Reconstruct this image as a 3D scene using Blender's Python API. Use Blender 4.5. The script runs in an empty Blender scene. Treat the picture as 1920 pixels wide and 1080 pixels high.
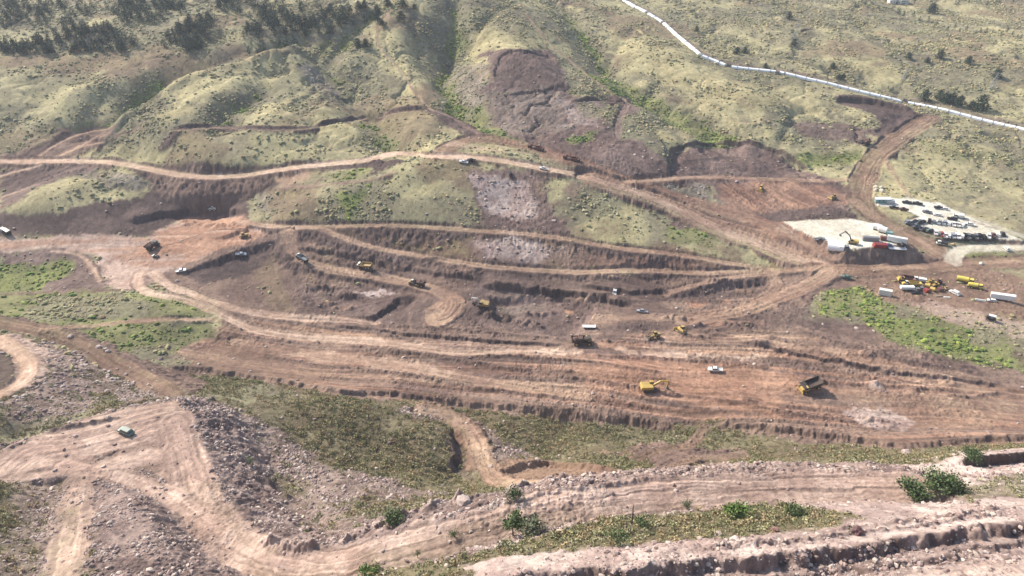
import bpy, math, random
import numpy as np
from mathutils import Vector, Matrix

# ------------------------------------------------------------------ camera, sky, sun, exposure
scene = bpy.context.scene
COL = scene.collection
CAM_Z, PITCH, FPX = 172.0, math.radians(30.0), 1300.0     # metres, angle below the horizon, focal length in 1920-wide pixels
cam_data = bpy.data.cameras.new("camera")
cam_data.sensor_width = 36.0
cam_data.lens = 36.0 * FPX / 1920.0
cam_data.clip_start = 1.0
cam_data.clip_end = 6000.0
cam = bpy.data.objects.new("camera", cam_data)
cam.location = (0, 0, CAM_Z)
cam.rotation_euler = (math.pi / 2 - PITCH, 0, 0)
COL.objects.link(cam)
scene.camera = cam

SUN_DIR = Vector((-0.62, 0.47, 0.63)).normalized()        # towards the sun
SUN_ELEV = math.asin(SUN_DIR.z)
SUN_AZ = math.atan2(SUN_DIR.x, SUN_DIR.y)
world = bpy.data.worlds.new("World")
scene.world = world
world.use_nodes = True
wn = world.node_tree
wn.nodes.clear()
sky = wn.nodes.new("ShaderNodeTexSky")
sky.sky_type = 'NISHITA'
sky.sun_disc = False
sky.sun_elevation = SUN_ELEV
sky.sun_rotation = SUN_AZ
sky.air_density = 1.0
sky.dust_density = 2.0
bg = wn.nodes.new("ShaderNodeBackground")
bg.inputs['Strength'].default_value = 0.15
wo = wn.nodes.new("ShaderNodeOutputWorld")
wn.links.new(sky.outputs[0], bg.inputs[0])
wn.links.new(bg.outputs[0], wo.inputs[0])
sun_data = bpy.data.lights.new("sun", 'SUN')
sun_data.energy = 4.2
sun_data.angle = math.radians(0.6)
sun_data.color = (1.0, 0.92, 0.81)
sun = bpy.data.objects.new("sun", sun_data)
sun.location = (-300, 300, 500)
sun.rotation_euler = (-SUN_DIR).to_track_quat('-Z', 'Y').to_euler()
COL.objects.link(sun)
scene.view_settings.view_transform = 'Standard'
scene.view_settings.look = 'None'
scene.view_settings.exposure = 0.72
scene.view_settings.gamma = 1.0
scene.view_settings.use_curve_mapping = False
scene.cycles.max_bounces = 4
scene.cycles.diffuse_bounces = 2
scene.cycles.volume_bounces = 0

# ------------------------------------------------------------------ helpers: noise, rays, lines, polygons
rng = np.random.default_rng(7)
random.seed(7)
TAB = rng.random((512, 512)).astype(np.float32)

def vnoise(x, y, seed=0):
    x = x + seed * 37.31; y = y - seed * 19.77
    fx = np.floor(x); fy = np.floor(y)
    xi = fx.astype(np.int64); yi = fy.astype(np.int64)
    tx = (x - fx).astype(np.float32); ty = (y - fy).astype(np.float32)
    tx = tx * tx * (3 - 2 * tx); ty = ty * ty * (3 - 2 * ty)
    x0 = xi & 511; x1 = (xi + 1) & 511; y0 = yi & 511; y1 = (yi + 1) & 511
    a = TAB[x0, y0]; b = TAB[x1, y0]; c = TAB[x0, y1]; d = TAB[x1, y1]
    return (a + (b - a) * tx) * (1 - ty) + (c + (d - c) * tx) * ty

def fbm(x, y, freq=1.0, octv=4, seed=0, gain=0.5):
    """fractal noise, about -1..1"""
    s = 0; a = 1.0; tot = 0
    ca, sa = math.cos(0.7), math.sin(0.7)
    px_, py_ = x * freq, y * freq
    for o in range(octv):
        s = s + a * (vnoise(px_, py_, seed + o * 3) * 2 - 1)
        tot += a; a *= gain
        px_, py_ = (px_ * ca - py_ * sa) * 2.03, (px_ * sa + py_ * ca) * 2.03
    return s / tot * 1.6

def sstep(a, b, x):
    t = np.clip((x - a) / (b - a), 0, 1)
    return t * t * (3 - 2 * t)

CP, SP = math.cos(PITCH), math.sin(PITCH)
def ray(u, v):
    """direction of the sight line through a point of the photograph (1920x1080)"""
    a = (np.asarray(u, float) - 960) / FPX; b = (540 - np.asarray(v, float)) / FPX
    return np.stack([a, CP + b * SP, -SP + b * CP], -1)

def on_plane(u, v, z):
    d = ray(u, v); t = (z - CAM_Z) / d[..., 2]
    return d[..., 0] * t, d[..., 1] * t

def densify(pts, step=22):
    out = []
    for (a, b), (c, d) in zip(pts[:-1], pts[1:]):
        n = max(1, int(math.hypot(c - a, d - b) / step))
        for i in range(n):
            out.append((a + (c - a) * i / n, b + (d - b) * i / n))
    out.append(pts[-1])
    return np.array(out, float)

def smooth_line(P, it=2):
    for _ in range(it):
        Q = P.copy()
        Q[1:-1] = (P[:-2] + 2 * P[1:-1] + P[2:]) / 4
        P = Q
    return P

def line_dist(x, y, P):
    """distance, signed side (+ left of travel), arc length and index-parameter of the nearest point of polyline P"""
    best = np.full(x.shape, 1e9); side = np.ones(x.shape); arc = np.zeros(x.shape); par = np.zeros(x.shape)
    L = 0.0
    for i in range(len(P) - 1):
        ax, ay = P[i][:2]; bx, by = P[i + 1][:2]
        ex, ey = bx - ax, by - ay
        l2 = ex * ex + ey * ey
        if l2 < 1e-9: continue
        l = math.sqrt(l2)
        t = np.clip(((x - ax) * ex + (y - ay) * ey) / l2, 0, 1)
        dx = x - (ax + ex * t); dy = y - (ay + ey * t)
        d2 = dx * dx + dy * dy
        m = d2 < best
        best = np.where(m, d2, best)
        side = np.where(m, np.sign(ex * (y - ay) - ey * (x - ax)), side)
        arc = np.where(m, L + l * t, arc)
        par = np.where(m, i + t, par)
        L += l
    side[side == 0] = 1
    return np.sqrt(best), side, arc, par

def poly_sd(x, y, P):
    """signed distance to closed polygon (positive inside)"""
    Q = np.vstack([P, P[:1]])
    d, _, _, _ = line_dist(x, y, Q)
    ins = np.zeros(x.shape, bool)
    for i in range(len(Q) - 1):
        x0, y0 = Q[i]; x1, y1 = Q[i + 1]
        if y0 == y1: continue
        c = ((y0 > y) != (y1 > y)) & (x < (x1 - x0) * (y - y0) / (y1 - y0) + x0)
        ins ^= c
    return np.where(ins, d, -d)

# ------------------------------------------------------------------ base relief through surveyed points (photo u, v, elevation)
PTS = [
 # far slopes
 (-150,-60,96),(100,-60,98),(400,-60,100),(700,-60,98),(950,-60,92),(1200,-60,84),(1500,-60,74),(1800,-60,68),(2060,-60,64),
 (0,20,82),(200,20,82),(400,20,84),(600,30,80),(760,20,84),(950,40,76),(1100,30,70),(1250,40,62),(1500,50,58),(1700,50,54),(1900,40,54),
 (0,95,66),(130,90,67),(300,80,70),(450,60,75),(560,110,63),(700,110,60),(850,110,53),(960,110,60),(1100,110,50),(1250,110,49),(1400,130,43),(1600,120,43),(1850,110,46),
 (0,180,50),(130,180,50),(300,170,50),(430,140,58),(540,160,52),(680,170,47),(780,160,48),(950,180,46),(1080,180,42),(1250,200,34),(1400,200,32),(1560,200,28),(1750,200,26),(1900,200,26),
 (0,250,36),(150,250,35),(300,230,44),(500,240,40),(650,230,40),(800,235,41),(880,255,38),(1000,260,35),(1150,240,35),(1250,270,27),(1400,270,22),(1600,280,17),(1720,240,23),(1880,280,17),
 (-60,300,26),(100,303,26),(250,308,26),(400,333,24),(540,316,27),(700,297,31),(830,290,34),(960,303,33),(1080,325,28),(1200,350,22),(1340,330,15),(1500,350,9),(1620,340,10),(1850,350,9),
 (100,370,19),(260,370,17),(400,380,12),(520,370,18),(640,370,22),(800,360,25),(940,380,20),(1100,400,17),(1260,400,13),(1400,400,9),(1550,400,7),(1750,400,8),(1900,420,8),
 (0,440,9),(150,450,8),(300,460,7),(420,450,8),(480,480,5),(600,430,12),(750,426,14),(900,432,14),(1060,450,11),(1200,470,8),(1320,490,4),(1400,445,6),(1540,500,1),(1700,490,1),(1900,480,2),
 (60,510,2),(180,520,2),(260,520,4),(350,520,3),(450,520,1),(600,500,3),(760,500,3),(900,500,5),(1060,520,1),(1240,530,-1),(1400,540,-3),
 (100,580,7),(250,580,6),(400,590,3),(550,590,-1),(700,560,-3),(830,590,-1),(1000,590,-4),(1150,570,-2),(1300,590,-2),(1450,570,-1),(1650,560,0),(1850,580,0),(1990,600,0),
 (-60,600,18),(60,625,15),(200,650,9),(330,650,4),(450,650,0),(700,650,-1),(950,660,-1),(1200,660,-1),(1450,650,-1),(1700,660,-1),(1980,690,-2),
 (-60,720,28),(60,690,24),(170,700,16),(290,715,8),(420,700,3),(600,710,0),(850,730,-1),(1100,740,-1),(1400,760,-1),(1650,790,-1),(1980,800,-1),
 # near slope
 (-80,800,36),(70,790,28),(230,800,33),(330,760,31),(450,760,14),(600,760,9),(760,780,6),(880,790,2),(1000,810,-3),(1200,830,-4),(1400,840,2),(1600,850,6),(1850,850,12),(2050,840,14),
 (-80,880,44),(100,860,34),(260,860,33),(350,880,33),(470,850,22),(620,830,14),(760,850,9),(860,850,6),(905,860,7),(1000,870,6),(1130,860,8),(1300,870,14),(1500,880,22),(1750,870,22),(2000,860,24),
 (-40,960,50),(60,960,42),(140,960,44),(250,950,43),(370,950,36),(470,930,27),(600,920,23),(720,910,18),(850,920,17),(940,912,19),(1060,915,30),(1200,915,38),(1400,915,42),(1600,920,43),(1760,900,38),(1950,900,40),
 (120,1060,56),(300,1040,51),(480,1045,43),(620,1000,38),(660,1058,49),(760,970,37),(850,1000,53),(1000,985,60),(1150,960,55),(1300,980,62),(1500,990,63),(1700,960,56),(1950,960,60),
 (-60,1100,62),(300,1110,55),(560,1110,48),(800,1080,69),(1000,1070,73),(1200,1060,75),(1500,1050,75),(1750,1030,73),(1960,1020,72),
 (300,1300,78),(900,1300,84),(1500,1300,86),(2200,1250,84),(-300,1250,72),
]
_bx, _by = on_plane(np.array([p[0] for p in PTS]), np.array([p[1] for p in PTS]), np.array([p[2] for p in PTS], float))
BZ = np.array([p[2] for p in PTS], float)
SC = 200.0
_U = np.stack([_bx, _by], 1) / SC
def _phi(r2):
    return 0.5 * r2 * np.log(r2 + 1e-12)
_n = len(PTS)
_K = _phi(((_U[:, None] - _U[None]) ** 2).sum(-1)) + np.eye(_n) * 0.0006
_P = np.hstack([np.ones((_n, 1)), _U])
_A = np.block([[_K, _P], [_P.T, np.zeros((3, 3))]])
_W = np.linalg.solve(_A, np.concatenate([BZ, np.zeros(3)]))
def base_h(x, y):
    sh = np.shape(x); x = np.ravel(x) / SC; y = np.ravel(y) / SC
    out = _W[_n] + _W[_n + 1] * x + _W[_n + 2] * y
    for i in range(_n):
        r2 = (x - _U[i, 0]) ** 2 + (y - _U[i, 1]) ** 2
        out += _W[i] * _phi(r2)
    return np.clip(out, -14, 230).reshape(sh)

def cast(u, v, H, t0=60, t1=1500, n=500):
    """where the sight line through (u, v) meets the height function H"""
    d = ray(u, v); u = np.atleast_1d(u)
    d = d.reshape(-1, 3)
    ts = np.geomspace(t0, t1, n)
    X = d[:, 0:1] * ts; Y = d[:, 1:2] * ts; Z = CAM_Z + d[:, 2:3] * ts
    below = Z < H(X, Y)
    k = np.where(below.any(1), below.argmax(1), n - 1)
    k = np.maximum(k, 1)
    lo = ts[k - 1]; hi = ts[k]
    for _ in range(14):
        m = (lo + hi) / 2
        b = (CAM_Z + d[:, 2] * m) < H(d[:, 0] * m, d[:, 1] * m)
        hi = np.where(b, m, hi); lo = np.where(b, lo, m)
    return np.stack([d[:, 0] * hi, d[:, 1] * hi], 1)

# ravines (negative) and spurs (positive): photo polyline, height, half width in metres
RAV = [
 ([(852,5),(868,45),(838,92),(816,130),(838,165),(852,195),(900,225)], -9, 10),
 ([(940,10),(905,50),(872,92)], -4, 7), ([(760,168),(800,190),(845,202)], -4, 7), ([(1190,60),(1150,92),(1135,122)], -3, 6), ([(1240,150),(1205,182)], -3, 6),
 ([(425,190),(402,220),(395,242)], -3, 7), ([(650,215),(692,235),(740,262)], -4, 7), ([(60,140),(90,190),(140,225)], -3, 8), ([(612,60),(585,96)], -4, 7), ([(775,95),(800,125),(830,150)], -3, 6),
 ([(1420,150),(1500,185),(1540,215)], -3, 8), ([(1300,200),(1340,240)], -2.5, 7), ([(300,180),(250,200)], -3, 6), ([(480,170),(430,200),(400,215)], -2.5, 7),
 ([(700,20),(640,60),(596,110),(640,160),(690,190),(735,225),(740,262)], -8, 12),
 ([(560,60),(470,95),(330,132),(250,165),(215,200),(172,236)], -9, 14),
 ([(1040,0),(1085,40),(1112,90),(1140,130),(1190,172),(1260,207),(1330,248),(1365,265)], -7, 13),
 ([(1310,40),(1390,75),(1480,100),(1600,140),(1700,170)], -4, 14),
 ([(1460,315),(1530,305),(1600,290)], -3, 12),
 ([(548,88),(440,112),(340,150),(262,205),(200,262)], 7, 12),
 ([(745,50),(770,95),(765,140),(790,180)], 5, 14),
 ([(930,60),(965,95),(1040,150),(1100,190)], 4, 16),
 ([(1190,60),(1240,110),(1330,160),(1430,200)], 5, 20),
 ([(620,180),(560,215),(520,235)], 4, 20),
 ([(500,130),(470,190),(430,235)], -4, 12),
 ([(140,120),(90,170),(30,220)], -4, 14),
 ([(820,300),(700,345),(560,400)], 3.5, 14),
 ([(230,345),(120,370),(20,400)], 4, 16),
 ([(150,540),(260,570),(330,600)], 3.5, 14),
 ([(430,905),(520,940),(600,975)], -3, 7),
 ([(480,745),(600,770),(720,800),(830,840)], 5, 16),
 ([(860,800),(850,850),(845,895)], -4, 8),
 ([(960,800),(1050,830),(1120,850)], 3, 10),
 ([(1060,790),(1010,850),(1060,870)], -3, 8),
 ([(20,800),(60,900),(60,1010),(30,1080)], -5, 8),
]
_rav = []
for pts, h, w in RAV:
    q = densify(pts, 30)
    _rav.append((smooth_line(cast(q[:, 0], q[:, 1], base_h)), h, w))
def relief(x, y):
    out = np.zeros(np.shape(x))
    for P, h, w in _rav:
        m = (x > P[:, 0].min() - 3.2 * w) & (x < P[:, 0].max() + 3.2 * w) & (y > P[:, 1].min() - 3.2 * w) & (y < P[:, 1].max() + 3.2 * w)
        if not m.any(): continue
        xs = x[m]; ys = y[m]
        d, sd, arc, par = line_dist(xs, ys, P)
        d = d * (1 + 0.35 * fbm(xs, ys, 0.05, 2, 91))
        if h < 0:
            g = 1 / (1 + (d / w) ** 2) * np.exp(-(d / (2.2 * w)) ** 2) * h
        else:
            g = h * np.exp(-(d / w) ** 2)
        out[m] += g
    return out
def h0(x, y):
    return base_h(x, y) + relief(x, y)
def W(pts, step=22, smooth=1):
    """photo points -> places on the ground"""
    q = densify(pts, step)
    return smooth_line(cast(q[:, 0], q[:, 1], h0), smooth)

# ------------------------------------------------------------------ the ground sheet: one fan of vertices about the valley
def build_rows():
    r = [38.0]
    while r[-1] < 860:
        q = r[-1]
        hz = float(np.interp(q, [40, 120, 200, 800], [95, 125, 172, 95]))
        px = (q * q + hz * hz) / hz / (FPX * 1024 / 1920)
        r.append(q + min(max(px * 0.55, 0.14), 1.0))
    while r[-1] < 2200:
        r.append(r[-1] * 1.012)
    return np.array(r)
RR = build_rows()
NC = 1550
def half_angle(r):
    return np.radians(45 + 12 * np.exp(-(np.asarray(r) - 40) / 150))
TT = np.linspace(-1, 1, NC)
R2 = RR[:, None] * np.ones((1, NC))
AZ = half_angle(RR)[:, None] * TT[None]
X = (R2 * np.sin(AZ)).ravel()
Y = (R2 * np.cos(AZ)).ravel()
N = X.size
# base relief on a coarse sub-grid of the same fan, then interpolated
ri = np.unique(np.r_[np.arange(0, len(RR), 5), len(RR) - 1]); ci = np.unique(np.r_[np.arange(0, NC, 7), NC - 1])
Xc = X.reshape(R2.shape)[np.ix_(ri, ci)]; Yc = Y.reshape(R2.shape)[np.ix_(ri, ci)]
Bc = base_h(Xc, Yc)
tmp = np.stack([np.interp(np.arange(NC), ci, row) for row in Bc])
Z = np.stack([np.interp(np.arange(len(RR)), ri, tmp[:, k]) for k in range(NC)], 1).ravel()
Z += relief(X, Y)
n_big = fbm(X, Y, 0.018, 4, 5); n_mid = fbm(X, Y, 0.09, 4, 11); n_fin = fbm(X, Y, 0.55, 3, 23)
far_ = sstep(330, 470, Y)
Z += 1.6 * n_big * sstep(260, 420, Y) + 0.5 * n_big
# small gullies draining the far slopes
for sd_, fq_, dp_, wd_ in ((501, .012, 2.2, .10), (511, .026, 0.8, .12)):
    cr = fbm(X + 8 * n_mid, Y * .7, fq_, 3, sd_)
    Z -= dp_ * np.exp(-(cr / wd_) ** 2) * far_

# ground covers: colour a, colour b (as seen in full sun), patch size, roughness height, shrubs per m2, stones per m2
T = {
 'grass':   ((190,180,140),(166,156,127), .045, .22, .110, .000),
 'straw':   ((206,194,150),(184,172,132), .060, .18, .050, .000),
 'russet':  ((164,146,116),(144,126,106), .060, .22, .090, .000),
 'scrub':   ((154,148,120),(132,124,106), .080, .30, .230, .004),
 'brush':   ((142,132,106),(122,110, 88), .120, .30, .300, .010),
 'green':   ((150,150,104),(132,130, 94), .100, .20, .180, .000),
 'bright':  ((150,156, 96),(132,136, 88), .120, .20, .060, .000),
 'outcrop': ((164,152,140),(130,120,108), .150, .90, .120, .060),
 'dirt':    ((155,131,117),(126,105, 97), .050, .25, .004, .004),
 'olive':   ((150,132,104),(134,110, 96), .090, .30, .050, .004),
 'dark':    ((122,104, 98),(100, 85, 82), .060, .25, .000, .002),
 'purple':  ((145,124,116),(118, 99, 94), .070, .45, .002, .010),
 'red':     ((166,134,116),(142,111, 98), .070, .25, .000, .003),
 'orange':  ((204,162,136),(182,141,118), .060, .20, .000, .003),
 'tan':     ((196,166,142),(166,136,118), .060, .15, .000, .003),
 'pale':    ((232,202,180),(208,176,154), .060, .12, .000, .002),
 'white':   ((248,242,226),(234,224,204), .050, .05, .000, .000),
 'pinkrock':((220,200,190),(188,164,156), .160, .42, .000, .110),
 'rubble':  ((174,152,143),(134,114,108), .200, .50, .000, .350),
 'track':   ((214,186,170),(184,156,142), .090, .15, .000, .008),
 'brown':   ((162,134,114),(138,112, 98), .080, .20, .010, .006),
}
def lin(c):
    c = np.array(c, float) / 255
    return np.where(c <= 0.04045, c / 12.92, ((c + 0.055) / 1.055) ** 2.4)
ALB = 0.62
COLR = np.zeros((N, 3), np.float32); ROUGH = np.zeros(N, np.float32); VEG = np.zeros(N, np.float32); STONE = np.zeros(N, np.float32); GREEN = np.zeros(N, np.float32)
def apply(m, idx, kind, vegmul=1.0):
    a, b, f, rh, vg, st = T[kind]
    x = X[idx]; y = Y[idx]
    k = sstep(-0.55, 0.55, fbm(x, y, f, 4, 41) + 0.45 * fbm(x, y, f * 7, 3, 47))[:, None]
    c = (lin(a) * k + lin(b) * (1 - k)) * ALB
    mm = m[:, None]
    COLR[idx] = COLR[idx] * (1 - mm) + c * mm
    for arr, val in ((ROUGH, rh), (VEG, vg * vegmul), (STONE, st), (GREEN, 1.0 if kind in ('green', 'bright') else 0.0)):
        arr[idx] = arr[idx] * (1 - m) + val * m
allidx = np.arange(N)
apply(np.ones(N), allidx, 'grass')
for kind, thr, sd in (('straw', 0.15, 61), ('russet', 0.2, 67), ('scrub', 0.1, 71)):
    apply(sstep(thr - 0.12, thr + 0.15, fbm(X, Y, 0.02, 5, sd)) * 0.85, allidx, kind)
apply(sstep(262, 236, Y + 10 * n_mid), allidx, 'brush')
apply(np.exp(-(fbm(X + 8 * n_mid, Y * .7, .012, 3, 501) / .09) ** 2) * far_ * .8, allidx, 'scrub', 1.6)
# ravine sides and beds carry denser, greener scrub
rv = relief(X, Y)
apply(sstep(-1.5, -5.0, rv + 1.5 * n_mid) * 0.9, allidx, 'scrub', 1.7)
apply(sstep(-4.5, -8.0, rv + 3.0 * n_mid) * 0.8, allidx, 'green', 1.5)

NR = len(RR)
ZG = Z.reshape(NR, NC)
def surf(x, y):
    x = np.asarray(x, float); y = np.asarray(y, float)
    r = np.hypot(x, y); az = np.arctan2(x, y)
    i = np.interp(r, RR, np.arange(NR)); j = (az / half_angle(r) + 1) / 2 * (NC - 1)
    i = np.clip(i, 0, NR - 1.001); j = np.clip(j, 0, NC - 1.001)
    i0 = i.astype(int); j0 = j.astype(int); fi = i - i0; fj = j - j0
    return (ZG[i0, j0] * (1 - fj) + ZG[i0, j0 + 1] * fj) * (1 - fi) + (ZG[i0 + 1, j0] * (1 - fj) + ZG[i0 + 1, j0 + 1] * fj) * fi
def sample(arr, x, y):
    r = np.hypot(x, y); az = np.arctan2(x, y)
    i = np.clip(np.interp(r, RR, np.arange(NR)), 0, NR - 1).astype(int)
    j = np.clip((az / half_angle(r) + 1) / 2 * (NC - 1), 0, NC - 1).astype(int)
    return arr.reshape(NR, NC, *arr.shape[1:])[i, j]

def near(P, pad):
    return np.nonzero((X > P[:, 0].min() - pad) & (X < P[:, 0].max() + pad) & (Y > P[:, 1].min() - pad) & (Y < P[:, 1].max() + pad))[0]

def zone(pts, kind, edge=2.0, ragged=2.5, op=1.0, vegmul=1.0):
    P = W(list(pts) + [pts[0]], 30, 0)[:-1]
    idx = near(P, 8)
    x = X[idx]; y = Y[idx]
    far = min(2.4, max(1.0, float(np.median(P[:, 1])) / 200))
    sd = poly_sd(x, y, P) + ragged * far * fbm(x, y, 0.16 / far, 4, 77) + .8 * far * fbm(x, y, .6, 2, 78)
    m = sstep(-edge / 2 * far, edge / 2 * far, sd) * op
    k = m > 0.001
    apply(m[k], idx[k], kind, vegmul)

def terrace(pts, dz=0.0, level=None, fill=0.62, cut=1.0, kind=None, bank='dirt', ragged=0.6, tilt=True):
    """a graded platform: flat (or an even plane) inside, filled and cut banks round it"""
    P = W(list(pts) + [pts[0]], 30, 0)[:-1]
    if level is not None:
        q_ = densify(list(pts) + [pts[0]], 30)[:-1]
        P = np.stack(on_plane(q_[:, 0], q_[:, 1], level + dz), 1)
    idx = near(P, 45)
    x = X[idx]; y = Y[idx]
    hz = surf(P[:, 0], P[:, 1])
    if level is None and tilt:
        A = np.stack([np.ones(len(P)), P[:, 0], P[:, 1]], 1)
        c, *_ = np.linalg.lstsq(A, hz, rcond=None)
        plane = c[0] + c[1] * x + c[2] * y + dz
    else:
        plane = np.full(x.shape, (hz.mean() if level is None else level) + dz)
    sd = poly_sd(x, y, P) + ragged * fbm(x, y, 0.15, 3, 83)
    d = np.maximum(-sd, 0)
    gully = 0.28 * fbm(x, y, 0.35, 3, 87) * np.minimum(d, 2.5)
    z = Z[idx]
    zn = np.clip(z, plane - d * fill - gully, plane + d * cut + gully)
    ins = sstep(0, 1.0, sd)
    zn = zn * (1 - ins) + plane * ins
    moved = sstep(0.25, 0.7, np.abs(zn - z)) * (1 - ins)
    Z[idx] = zn
    k = moved > 0.01
    apply(moved[k], idx[k], bank)
    if kind:
        k = ins > 0.01
        apply(ins[k], idx[k], kind)
        VEG[idx[k]] *= 1 - ins[k]

def road(pts, w, kind='tan', fill=0.6, cut=1.1, bank='dirt', ruts=1.0, dz=0.0, op=1.0, sm=8, edge=1.0, berm=0.0):
    if len(pts[0]) == 3:                                  # surveyed levels along the way
        q_ = densify([p[:2] for p in pts], 16); kk = densify([(i * 1.0, p[2]) for i, p in enumerate(pts)], 1e9)
        seg = np.concatenate([np.linspace(i, i + 1, max(1, int(math.hypot(pts[i + 1][0] - pts[i][0], pts[i + 1][1] - pts[i][1]) / 16)), endpoint=False) for i in range(len(pts) - 1)] + [[len(pts) - 1]])
        zc = smooth_line(np.interp(seg, np.arange(len(pts)), [p[2] for p in pts]), 6)
        P = smooth_line(np.stack(on_plane(q_[:, 0], q_[:, 1], zc), 1), 4)
    else:
        P = W(pts, 16, 3)
        zc = surf(P[:, 0], P[:, 1])
        zc = smooth_line(zc, sm) + dz
    idx = near(P, w + 16)
    x = X[idx]; y = Y[idx]
    d, side, arc, par = line_dist(x, y, P)
    k = d < w / 2 + 15
    idx = idx[k]; x = x[k]; y = y[k]; d = d[k]; side = side[k]; arc = arc[k]; par = par[k]
    d = d + 0.07 * w * fbm(x, y, 0.15, 3, 13) + .25 * fbm(x, y, .6, 2, 14)
    zr = np.interp(par, np.arange(len(P)), zc)
    e = np.maximum(d - w / 2, 0)
    gully = 0.35 * fbm(x, y, 0.5, 3, 89) * np.minimum(e, 2)
    z = Z[idx]
    zn = np.clip(z, zr - e * fill - gully, zr + e * cut + gully)
    ins = sstep(w / 2 + 0.3, w / 2 - 0.7, d)
    zn = zn * (1 - ins) + zr * ins
    fade = sstep(w / 2 + 15, w / 2 + 9, d)
    zn = z * (1 - fade) + zn * fade
    moved = sstep(0.2, 0.6, np.abs(zn - z)) * (1 - ins)
    if berm > 0:
        zn = zn + berm * np.exp(-((d - w / 2 - 0.9) / 0.7) ** 2) * (0.7 + 0.5 * fbm(x, y, 0.4, 2, 3))
    # wheel ruts along the way
    if ruts > 0:
        s = d * side
        rr = fbm(s * 0.9, arc * 0.03, 1.0, 3, 29)
        nl = max(2, int(w / 1.3))
        for q_ in range(nl):
            c_ = (q_ + .5 - nl / 2) * w * .86 / nl + .9 * (vnoise(arc * .012, 0 * arc, q_ * 5 + int(w)) - .5) * w / 5
            g_ = np.exp(-((s - c_) / .38) ** 2)
            rr = rr + (-.95 if q_ % 2 else .7) * g_ * np.clip(vnoise(arc * .05, 0 * arc, q_ + 40) * 2.4 - .7, 0, 1.3)
        zn = zn + 0.09 * ruts * rr * ins
    Z[idx] = zn
    q = moved > 0.01
    apply(moved[q], idx[q], bank)
    wob = 0.10 * w * fbm(x, y, 0.10, 3, 17) + .35 * fbm(x, y, .5, 3, 18)
    m = sstep(w / 2 + edge, w / 2 - edge, d + wob) * op * (.82 + .22 * fbm(x, y, .12, 3, 20))
    m = np.clip(m, 0, 1)
    q = m > 0.01
    apply(m[q], idx[q], kind)
    if ruts > 0:
        COLR[idx] *= (1 + np.clip(0.17 * ruts * rr * m, -.4, .4)[:, None]).astype(np.float32)
    VEG[idx] *= 1 - np.clip(sstep(w / 2 + 1.2, w / 2 - .5, d) * 1.2, 0, 1)

def step(pts, h, w=1.5, L=20, gul=0.8, bank='dark'):
    """a ragged bank: ground left of the line stands h higher than that right of it"""
    P = W(pts, 20, 1)
    idx = near(P, L * 2)
    x = X[idx]; y = Y[idx]
    d, side, arc, par = line_dist(x, y, P)
    n = len(P) - 1
    ends = np.minimum(arc, arc.max() - arc)
    sd = d * side + gul * (0.7 * fbm(arc, 0 * arc, 0.42, 3, 51) + 0.8 * fbm(x, y, 0.3, 3, 53))
    g = sstep(-w / 2, w / 2, sd) - 0.5
    fade = np.exp(-(d / L) ** 2) * sstep(0, 6, ends) * ((par > 0.02) & (par < n - 0.02))
    Z[idx] += h * g * fade
    m = sstep(w * 0.75, w * 0.3, np.abs(sd)) * sstep(0, 6, ends) * 0.9
    q = m > 0.01
    apply(m[q], idx[q], bank)

def windrow(pts, w, h, kind=None, lump=0.6, lf=0.6, op=0.8):
    """a long low heap pushed up by a blade"""
    P = W(pts, 20, 1)
    idx = near(P, w * 2 + 2)
    x = X[idx]; y = Y[idx]
    d, side, arc, par = line_dist(x, y, P)
    ends = np.minimum(arc, arc.max() - arc)
    g = np.exp(-(d / (w / 2)) ** 2) * sstep(0, 5, ends)
    Z[idx] += h * g * (1 + lump * fbm(x, y, lf, 3, 59))
    if kind:
        m = g * op
        q = m > 0.02
        apply(m[q], idx[q], kind)

def stripes(pts, a, b, hamp, camp, f=0.5, light='tan', darkk='dark', op=0.8, stretch=0.035, edge=4):
    """blade and tyre marks running from a to b"""
    P = W(list(pts) + [pts[0]], 30, 0)[:-1]
    q = W([a, b], 1000, 0)
    t = (q[1] - q[0]) / np.linalg.norm(q[1] - q[0])
    idx = near(P, 4)
    x = X[idx]; y = Y[idx]
    m = sstep(-edge / 2, edge / 2, poly_sd(x, y, P) + 2 * fbm(x, y, 0.1, 3, 15))
    k = m > 0.01
    idx = idx[k]; x = x[k]; y = y[k]; m = m[k]
    bend = 3.5 * fbm(x, y, 0.012, 2, 19)
    al = x * t[0] + y * t[1]; ac = -x * t[1] + y * t[0] + bend
    n = fbm(ac * f, al * f * stretch, 1.0, 4, 31)
    n2 = fbm(ac * f * 0.45, al * f * stretch * 0.6, 1.0, 3, 37)
    Z[idx] += hamp * (0.7 * n + 0.8 * n2) * m
    apply(sstep(0.15, 0.6, n2 + 0.4 * n) * op * m, idx, light)
    apply(sstep(0.15, 0.55, -n2 - 0.3 * n) * op * m, idx, darkk)
    COLR[idx] *= (1 + (camp * n * m)[:, None]).astype(np.float32)


# ------------------------------------------------------------------ zones, from the far slopes to the near ones
for q in ([(0,88),(60,78),(135,55),(200,55),(262,78),(250,98),(150,100),(0,106)],[(230,50),(190,22),(250,0),(350,0),(345,25),(300,45)],[(295,85),(345,45),(400,32),(398,70),(375,98),(320,92)],[(455,70),(470,25),(500,12),(560,35),(690,28),(690,50),(600,72),(520,72)],[(0,0),(130,0),(190,20),(150,50),(0,55)]):
    zone(q,'scrub',5,3,.9,1.2)
zone([(0,100),(130,95),(270,95),(430,100),(560,85),(545,100),(440,112),(330,150),(170,150),(0,130)],'russet',6,5)
zone([(540,95),(620,110),(700,190),(690,215),(600,190),(545,140)],'scrub',8,6,.8,1.3)
zone([(0,135),(130,140),(230,160),(190,220),(60,240),(0,230)],'grass',8,6)
zone([(560,170),(700,190),(830,200),(860,250),(780,270),(640,215),(540,235)],'russet',8,6,.7)
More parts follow.
